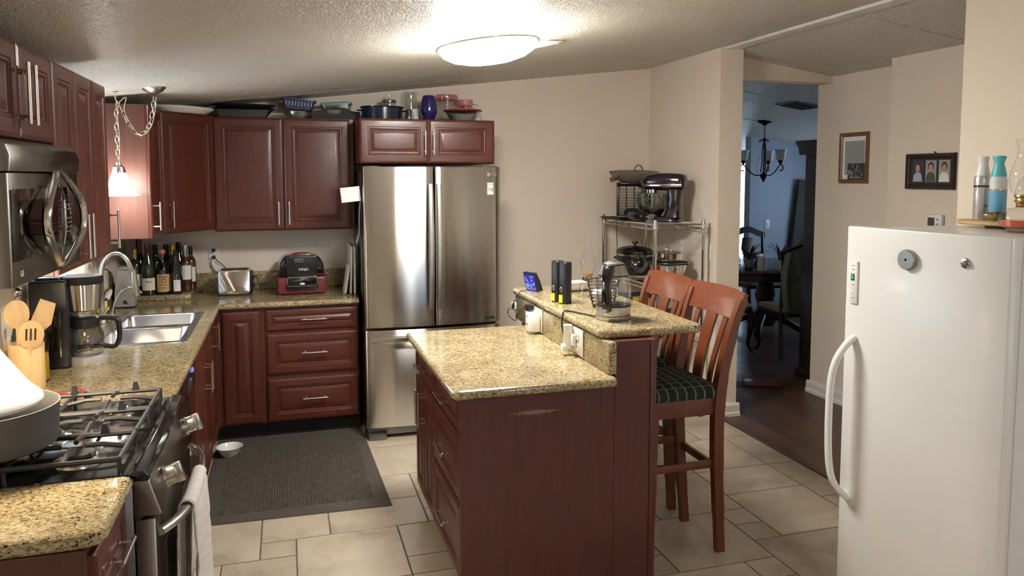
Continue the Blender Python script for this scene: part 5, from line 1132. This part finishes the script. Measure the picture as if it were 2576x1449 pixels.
for z, s_ in ((1.382, .014), (1.367, .010), (1.308, .012), (1.275, .008), (1.258, .014)): MB().box(.053-s_/2, .053+s_/2, -.5408, -.5398, z-.0015, z+.0015).build('legend', 'photo_grey', dp, smooth=False)
t2 = T('round_magnet', 'large grey round magnet with a centre hole on the freezer door', 'magnet', (3.662, -3.238, 0), FRZ)
q = Matrix.Translation((.290, -.533, 1.428)) @ Matrix.Rotation(R(90), 4, 'X'); MB().lathe([(.036, 0), (.037, .003), (.036, .013), (.033, .016), (.005, .016), (.004, .010), (.0, .010)], 36, mtx=q).build('disc', 'magnet_grey', t2)
MB().lathe([(.0045, .0105), (.0, .0108)], 12, mtx=q).build('hole', 'black_matte', t2)
t2 = T('round_magnet', 'small chrome round magnet near the hinge side of the freezer door', 'magnet', (3.662, -3.238, 0), FRZ)
q = Matrix.Translation((.507, -.533, 1.438)) @ Matrix.Rotation(R(90), 4, 'X'); MB().lathe([(.017, 0), (.018, .003), (.015, .006), (.0, .007)], 28, mtx=q).build('ring', 'chrome', t2); MB().lathe([(.010, .007), (.008, .012), (.0, .013)], 20, mtx=q).build('centre', 'dark_steel', t2)
# things on the freezer (world coordinates)
FZ = fh-.012
FZ = 1.5185
t = T('wood_board', 'round light wood board on top of the freezer', 'board', (3.735, -3.42, FZ+.012)); MB().lathe([(.15, 0), (.158, .005), (.158, .012), (.152, .016), (.0, .016)], 40, sx=.72, sy=1.0).build('disc', 'light_wood', t)
m = MB(); m.box(-.012, .012, -.05, .05, -.0115, -.001, .003); m.tube([(0, .05, -.006), (.02, .075, -.006), (.04, .06, -.007)], .004, 6); m.build('clip', 'black_plastic', t)
CZ_ = FZ+.0285
t = T('spray_can', 'silver aerosol can with a white cap and dark stripe on the freezer', 'spray can', (3.750, -3.330, CZ_))
MB().lathe([(.028, 0), (.030, .003), (.030, .10), (.0285, .115), (.0300, .13), (.030, .165), (.026, .175), (.0, .176)], 32).build('can', 'soap', t); MB().lathe([(.027, .175), (.026, .185), (.019, .215), (.018, .228), (.022, .245), (.021, .252), (.0, .253)], 28).build('cap', 'white_plastic', t)
MB().lathe([(.0304, .130), (.0304, .137)], 32, cap=(False, False)).build('stripe', 'navy', t); text('lettering', '21', .016, 'navy', t, (-.010, -.0306, .055), (R(90), 0, R(-20)))
t = T('spray_can', 'blue aerosol can with a turquoise cap on the freezer', 'spray can', (3.735, -3.415, CZ_))
MB().lathe([(.028, 0), (.030, .003), (.030, .12), (.0, .121)], 32).build('can', 'sky_blue', t); MB().lathe([(.030, .12), (.030, .16), (.026, .172), (.0, .173)], 32).build('upper_label', 'frosted', t)
MB().lathe([(.027, .172), (.026, .185), (.018, .215), (.017, .226), (.0235, .245), (.022, .252), (.0, .254)], 28).build('cap', 'teal', t); MB().lathe([(.0304, .0), (.0304, .035)], 32, cap=(False, False)).build('leaf_print', 'leaf', t); MB().lathe([(.0303, .119), (.0303, .124)], 32, cap=(False, False)).build('gold_band', 'gold', t)
t = T('light_bulb', 'clear glass light bulb lying beside the silver spray can', 'light bulb', (3.675, -3.415, CZ_+.021), R(75)); q = Matrix.Rotation(R(-90), 4, 'Y')
MB().lathe([(.0, -.028), (.016, -.022), (.021, -.005), (.018, .015), (.012, .030)], 24, mtx=q, cap=(True, True)).build('glass', 'glass_tint', t); MB().lathe([(.012, .030), (.0125, .034), (.0115, .037), (.0125, .041), (.0115, .045), (.0125, .049), (.006, .056), (.0, .057)], 20, mtx=q).build('screw_base', 'brass', t)
t = T('oil_lamp', 'glass oil lamp with orange oil on the freezer at the right edge', 'oil lamp', (3.600, -3.640, FZ+.001))
MB().lathe([(.06, 0), (.065, .004), (.05, .012), (.075, .022), (.082, .045), (.078, .062), (.055, .082), (.024, .092)], 40).build('font', 'glass_tint', t); MB().lathe([(.05, .013), (.073, .023), (.079, .045), (.0, .046)], 40).build('oil', 'lamp_oil', t)
MB().lathe([(.026, .090), (.030, .095), (.026, .102), (.032, .108), (.030, .122), (.036, .128), (.034, .134), (.0, .135)], 28).build('burner', 'brass', t); MB().cyl((-.03, 0, .112), (-.055, 0, .112), .003, n=8).build('wick_key', 'brass', t)
MB().lathe([(.033, .134), (.046, .15), (.055, .18), (.050, .215), (.034, .265), (.030, .295), (.038, .335)], 36, cap=(False, False)).build('chimney', 'glass', t); MB().lathe([(.032, .134), (.033, .15), (.024, .185), (.010, .20)], 28, cap=(False, False)).build('flame_guard', 'glass_tint', t)

# ================================================================== pictures, switches, thermostat
def pic(name, label, x, y0, y1, z0, z1, mat, fwid):
    t = T(name, label, 'picture frame', (x, y1, z0), R(-90)); w, h = y1-y0, z1-z0      # faces -x, local x towards the viewer
    m = MB(); m.loops([[(a, -d, a), (w-a, -d, a), (w-a, -d, h-a), (a, -d, h-a)] for a, d in ((0, .001), (0, .014), (.004, .02), (fwid*.7, .017), (fwid, .010), (fwid, .004))], (True, True)); m.build('frame', mat, t, ang=20)
    return t, w, h
t, w, h = pic('picture_frame', 'tall brown framed picture on the hallway wall', 5.049, -1.262, -.972, 1.670, 2.040, 'frame_wood', .030)
MB().box(.030, w-.030, -.0055, -.004, .030, h-.030).build('mat_board', 'paper', t, smooth=False); MB().box(.052, w-.040, -.0062, -.0054, .062, h-.062).build('drawing', 'photo_grey', t, smooth=False)
pc = MB().box(.088, w-.026, -.0090, -.0066, .026, .145).build('photo_card', 'photo_dark', t, smooth=False)
random.seed(9); m = MB()
for k in range(16): a, b = random.uniform(.092, w-.045), random.uniform(.05, .13); m.box(a, a+random.uniform(.006, .018), -.0096, -.0089, b, b+random.uniform(.008, .03))
m.build('photo_print', 'photo_grey', pc, smooth=False); text('lettering', 'Merry Christmas', .016, 'label_white', pc, (.165, -.0096, .044))
t, w, h = pic('picture_frame', 'dark wide frame with three small portraits on the hallway wall', 4.899, -2.14, -1.765, 1.640, 1.862, 'dark_wood', .030)
MB().box(.028, w-.028, -.0055, -.004, .028, h-.028).build('mat_board', 'carton_dark', t, smooth=False); MB().lathe([(.006, 0), (.006, .012), (.0, .013)], 10, (w/2+.03, -.006, h-.002)).build('hanger', 'black_plastic', t)
for k, (bgm, sh, hr) in enumerate((('photo_blue', 'shirt_lilac', 'hair'), ('photo_grey', 'olive', 'hair'), ('photo_grey', 'label_white', 'hair'))):
    x0 = .050+.100*k; y = -.0066; ph = MB().box(x0, x0+.082, y, -.0054, .045, .180).build('photo', bgm, t, smooth=False)
    def flat(nm, pts, d, mt): MB().prism(pts, 'y', y-d, y-d+.0006).build(nm, mt, ph, smooth=False)
    cx_ = x0+.041; el = lambda cx0, cz0, rx, rz_: [(cx0+rx*math.cos(q), cz0+rz_*math.sin(q)) for q in [2*PI*i/18 for i in range(18)]]
    flat('print_shirt', [(x0+.004, .047), (x0+.078, .047), (x0+.072, .085), (cx_+.016, .105), (cx_-.016, .105), (x0+.010, .085)], .0006, sh); flat('print_hair', el(cx_, .140, .022, .028), .0009, hr); flat('print_face', el(cx_, .130, .016, .024), .0014, 'skin')
t = T('thermostat', 'white wall thermostat with a grey display just above the freezer', 'thermostat', (4.899, -2.015, 1.442), R(-90)); MB().box(-.055, .055, -.028, -.001, -.045, .045, .006).build('case', 'white_plastic', t); MB().box(-.045, .005, -.0295, -.0275, -.025, .025).build('display', 'dark_steel', t, smooth=False)
for z in (-.015, .015): MB().box(.018, .034, -.0305, -.027, z-.006, z+.006, .002).build('button', 'photo_grey', t)
outlet('light_switch', 'white cover plate on the side wall right of the wire shelf', (3.9595, -.965, 1.175), '-x', .045, .118)['category'] = 'switch'
outlet('wall_outlet', 'white outlet on the side wall behind the wire shelf', (3.9595, -.55, 1.18), '-x')
outlet('light_switch', 'white switch plate on the blue dining room wall', (7.07, 2.749, 1.10), 'y', kind='switch')['category'] = 'switch'

# ================================================================== dining room
t = T('ceiling_vent', 'dark square ceiling vent in the dining room', 'vent', (5.68, .36, HZ(5.68))); t.rotation_euler = (0, math.atan(.14), 0)
MB().box(-.15, .15, -.15, .15, -.010, 0, .003).build('frame', 'photo_grey', t)
for k in range(9): MB().box(-.125, .125, -.125+.028*k, -.110+.028*k, -.016, -.009).build('louvre', 'carton_dark', t)
t = T('chandelier', 'dark iron chandelier with frosted bell shades over the dining table', 'chandelier', (6.12, 1.5, HZ(6.12)))
MB().lathe([(.078, .008), (.080, -.004), (.07, -.012), (.03, -.028), (.018, -.045), (.0, -.046)], 24).build('canopy', 'bronze', t)
m = MB()
for k in range(5):
    z = -.055-.026*k; m.tube([((.0075*math.sin(q) if k % 2 else 0), (0 if k % 2 else .0075*math.sin(q)), z+.017*math.cos(q)) for q in [2*PI*i/10 for i in range(10)]], .0025, 5, closed=True)
m.build('chain', 'bronze', t)
MB().lathe([(.0, -.175), (.014, -.18), (.018, -.20), (.014, -.23), (.008, -.25), (.008, -.55), (.02, -.57), (.04, -.59), (.036, -.61), (.016, -.64), (.010, -.66), (.0, -.665)], 20).build('column', 'bronze', t)
MB().tube(smooth_path([(0, 0, -.25), (-.05, .0, -.38), (-.10, 0, -.50), (-.07, 0, -.585)], 5), .0018, 5).build('wire', 'bronze', t)
for k in range(3):
    a = R(163+120*k); ca, sa = math.cos(a), math.sin(a); pr = [(.03, -.585), (.09, -.590), (.15, -.555), (.195, -.505), (.225, -.475), (.250, -.480), (.262, -.510), (.245, -.540), (.220, -.535)]
    am = MB().tube([(r_*ca, r_*sa, z) for r_, _, z in [(p.x, 0, p.z) for p in smooth_path([(q_, 0, z) for q_, z in pr], 5)]], .006, 8).build('arm', 'bronze', t)
    MB().tube([(r_*ca, r_*sa, z) for r_, z in ((.012, -.24), (.022, -.32), (.020, -.45), (.035, -.56))], .006, 8).build('rod', 'bronze', am); MB().tube([(ca*.012, sa*.012, -.21), (ca*.04, sa*.04, -.20), (ca*.055, sa*.055, -.215), (ca*.045, sa*.045, -.23)], .007, 8).build('scroll', 'bronze', am)
    c_ = (.228*ca, .228*sa, 0)
    MB().lathe([(.008, -.475), (.012, -.465), (.026, -.445), (.030, -.43), (.0, -.428)], 20, c_).build('cup', 'bronze', am); MB().shell([(.032, -.43), (.046, -.42), (.050, -.38), (.054, -.345), (.070, -.315)], .003, 28, c_).build('shade', 'frosted', am)
# hutch
t = T('china_hutch', 'tall dark carved wooden china hutch behind the hallway wall', 'cabinet', (5.29, -.69, 0))
MB().box(0, 1.2, 0, .44, .06, .88, .006).build('base', 'dark_wood', t); MB().box(-.02, 1.22, 0, .47, 0, .07, .01).build('plinth', 'dark_wood', t); MB().box(-.025, 1.225, 0, .475, .88, .915, .012).build('ledge', 'dark_wood', t)
MB().box(-.02, 1.17, 0, .40, .915, 1.90, .004).build('upper_case', 'dark_wood', t); MB().box(.12, 1.08, .398, .406, .98, 1.80).build('glass_door', 'dark_glass', t, smooth=False)
MB().prism([(0, 1.90), (.41, 1.90), (.42, 1.92), (.43, 1.96), (.46, 1.99), (.47, 2.02), (0, 2.02)], 'x', -.075, 1.26, .004).build('crown', 'dark_wood', t)
m = MB(); 
for k in range(22): m.ball((.012, .435, .12+.034*k), .016, .8, .8, .9, 8)
m.build('carved_column', 'dark_wood', t)
for x in (.08, .62): MB().box(x, x+.50, .438, .450, .14, .82, .006).build('door', 'dark_wood', t)
# table
t = T('dining_table', 'dark oval dining table crowded with small things', 'table', (6.12, 1.42, 0))
MB().lathe([(.0, .715), (.84, .715), (.86, .725), (.86, .742), (.84, .75), (.0, .75)], 56, sy=.78).build('top', 'dark_wood', t); MB().lathe([(.72, .63), (.74, .635), (.74, .715), (.70, .715)], 48, sy=.76).build('apron', 'dark_wood', t)
MB().lathe([(.10, .08), (.12, .12), (.07, .25), (.11, .42), (.08, .55), (.16, .64), (.0, .64)], 24).build('pedestal', 'dark_wood', t)
for k in range(4):
    a = R(45+90*k); MB().tube(smooth_path([(.05*math.cos(a), .05*math.sin(a), .20), (.22*math.cos(a), .22*math.sin(a), .14), (.42*math.cos(a), .42*math.sin(a), .035)], 5), .035, 10).build('foot', 'dark_wood', t)
def dchair():
    t = T('dining_chair', '', 'chair', (0, 0, 0), 0, 'dining chairs')       # sitter faces +y, back at -y
    MB().prism([(-.21, -.20), (.21, -.20), (.25, .24), (-.25, .24)], 'z', .40, .445, .008).build('seat_frame', 'dark_wood', t)
    m = MB(); m.loops([[(x*(1-i), y*(1-i), z) for x, y in ((-.20, -.19), (.20, -.19), (.24, .23), (-.24, .23))] for i, z in ((0, .445), (0, .465), (.06, .485), (.2, .49))]); m.build('cushion', 'cream_seat', t, ang=60)
    for s_ in (-1, 1):
        MB().tube(smooth_path([(s_*.225, .20, .41), (s_*.250, .235, .34), (s_*.235, .22, .18), (s_*.225, .21, .07), (s_*.245, .245, .015)], 5), [.030]*5+[.032]*5+[.022]*5+[.016]*5+[.026], 10).build('front_leg', 'dark_wood', t)
        MB().tube(smooth_path([(s_*.20, -.235, .0), (s_*.195, -.195, .25), (s_*.19, -.19, .44), (s_*.20, -.225, .75), (s_*.215, -.265, 1.02)], 5), .019, 8).build('back_leg', 'dark_wood', t)
    MB().prism([(-.05, .47), (.05, .47), (.085, .60), (.045, .72), (.095, .84), (.07, .98), (-.07, .98), (-.095, .84), (-.045, .72), (-.085, .60)], 'y', -.010, .010, .004, mtx=Matrix.Translation((0, -.085, 0)) @ Matrix.Rotation(R(9), 4, 'X')).build('back_splat', 'dark_wood', t)
    m = MB(); lp = []
    for i in range(17):
        x = -.245+.49*i/16; z = 1.03+.045*math.cos(x/.245*PI)*.6+.02*(1-abs(x)/.245); lp.append([(x, -.275, z-.045), (x, -.250, z-.045), (x, -.252, z+.03), (x, -.277, z+.03)])
    m.loops(lp); m.build('crest_rail', 'dark_wood', t); return t
c1 = dchair(); c1.location = (5.72, .43, 0); c1.rotation_euler = (0, 0, R(-12)); c1['label'] = 'dark carved dining chair with a green shirt hung on its back'
dup(c1, (5.10, .75, 0), R(-62), 'dark dining chair with a cream seat nearest the pillar'); dup(c1, (6.50, 2.12, 0), R(176), 'dark dining chair on the far side of the dining table')
t = T('hanging_shirt', 'grey-green shirt hanging over the back of a dining chair', 'shirt', (5.72, .43, 0), R(-12))
m = MB(); lp = []
for i in range(25):
    x = -.235+.47*i/24; zt_ = 1.105-.10*abs(x)/.235; lp.append([Vector((x, -.318-.012*math.sin(i*1.1), zt_-.0-.0)), Vector((x*1.02, -.335-.016*math.sin(i*.9), .85)), Vector((x*1.04, -.34-.022*math.sin(i*.8+1), .62)), Vector((x*1.0, -.335-.024*math.sin(i*.9+2), .40+.06*abs(math.sin(i*.25))))])
rows = [[m.bm.verts.new(p) for p in c] for c in lp]
for a, b in zip(rows, rows[1:]):
    for i in range(3): m.bm.faces.new((a[i], a[i+1], b[i+1], b[i]))
o = m.build('body', 'shirt_green', t, ang=80); md = o.modifiers.new('th', 'SOLIDIFY'); md.thickness = .012; md.offset = 1
MB().tube(smooth_path([(-.20, -.35, 1.02), (-.25, -.375, .85), (-.245, -.38, .68), (-.225, -.375, .50)], 5), [.045]*5+[.05]*5+[.042]*5+[.04], 12, flat=.6).build('sleeve', 'shirt_green', t); MB().box(-.262, -.190, -.40, -.352, .475, .515, .008).build('cuff', 'shirt_green', t); MB().tube([(-.09, -.30, 1.12), (0, -.325, 1.10), (.09, -.30, 1.12)], .020, 8).build('collar', 'shirt_green', t)
TT = .7505
t = T('mug', 'large white mug with a black handle on the dining table', 'mug', (5.745, .955, TT), R(-10)); MB().shell([(.046, 0), (.050, .004), (.050, .125)], .004, 28).build('cup', 'white_china', t); MB().tube(arc((-.050, 0, .065), .034, 90, 270, 10, 'xz', .042), .007, 8).build('handle', 'black_plastic', t)
def plant(label, x, y, n, L, mat, pot, r0=.055, hh=.09, sp=.6, seed=1):
    random.seed(seed); t = T('potted_plant', label, 'plant', (x, y, TT)); MB().shell([(r0*.8, 0), (r0*.85, .004), (r0, hh)], .005, 24).build('pot', pot, t); MB().lathe([(r0*.9, hh-.015), (.0, hh-.012)], 20).build('soil', 'carton_dark', t)
    for k in range(n):
        a = 2*PI*k/n+random.uniform(-.3, .3); tl = random.uniform(.25, 1)*sp; l_ = L*random.uniform(.7, 1); m = MB(); lp = []
        for i in range(7):
            f = i/6; r_ = .012+l_*math.sin(tl*f*1.3)*f; z = hh-.01+l_*f*math.cos(tl*f*1.1); wd = .011*math.sin(PI*min(1, .15+f*.85))+.001; s_ = Vector((-math.sin(a), math.cos(a), 0)); c_ = Vector((r_*math.cos(a), r_*math.sin(a), z)); lp.append([c_-s_*wd, c_+Vector((0, 0, -.002)), c_+s_*wd, c_+Vector((0, 0, .002))])
        m.loops(lp); m.build('leaf', mat, t)
plant('spiky green plant in a pale pot on the dining table', 5.99, 1.00, 15, .21, 'leaf', 'frosted', .052, .10, .6, 3)
plant('drooping dark-leaved plant behind the mug on the dining table', 5.80, 1.25, 12, .24, 'leaf_dark', 'photo_grey', .06, .09, 1.5, 4)
t = T('ceramic_figure', 'small white face-shaped dish beside the mug', 'ornament', (5.89, .905, TT)); MB().shell([(.03, 0), (.036, .006), (.040, .038), (.038, .046)], .004, 24).build('cup', 'white_china', t)
for s_ in (-1, 1): MB().box(s_*.014-.003, s_*.014+.003, -.0405, -.036, .022, .030).build('eye', 'black_plastic', t, smooth=False)
tag(MB().box(-.09, .09, -.06, .06, 0, .14, .03, 3).xf(Matrix.Rotation(R(20), 4, 'Z')).build('handbag', 'maroon', None, (5.95, 1.38, TT)), 'dark red bag on the dining table behind the mug', 'bag')
tag(MB().box(-.12, .12, -.08, .08, 0, .26, .05, 3).build('blue_bag', 'blue_basket', None, (5.50, 1.45, TT), .4), 'shiny blue bag at the left end of the dining table', 'bag')
tag(MB().box(-.10, .10, -.01, .01, 0, .13, .003).xf(Matrix.Rotation(R(-25), 4, 'X')).build('white_box', 'paper', None, (5.86, 1.62, TT+.006), .3), 'white paper box at the back of the dining table', 'box')
tag(MB().box(-.34, .0, -.02, .02, 0, 1.62, .003).xf(Matrix.Rotation(R(6), 4, 'Y')).build('leaning_board', 'grey_board', None, (7.66, 2.69, .036)), 'dark flat board leaning against the blue dining wall', 'board')
t = T('red_dustpan', 'dark red dustpan lying on the wood floor by the dining room', 'dustpan', (4.80, -.40, .0005), R(-20)); MB().prism([(-.14, -.09), (.14, -.11), (.16, .10), (-.12, .09)], 'z', 0, .02, .006).build('pan', 'maroon', t); MB().tube([(-.13, 0, .012), (-.30, .02, .014)], .012, 8, flat=.6).build('handle', 'maroon', t)
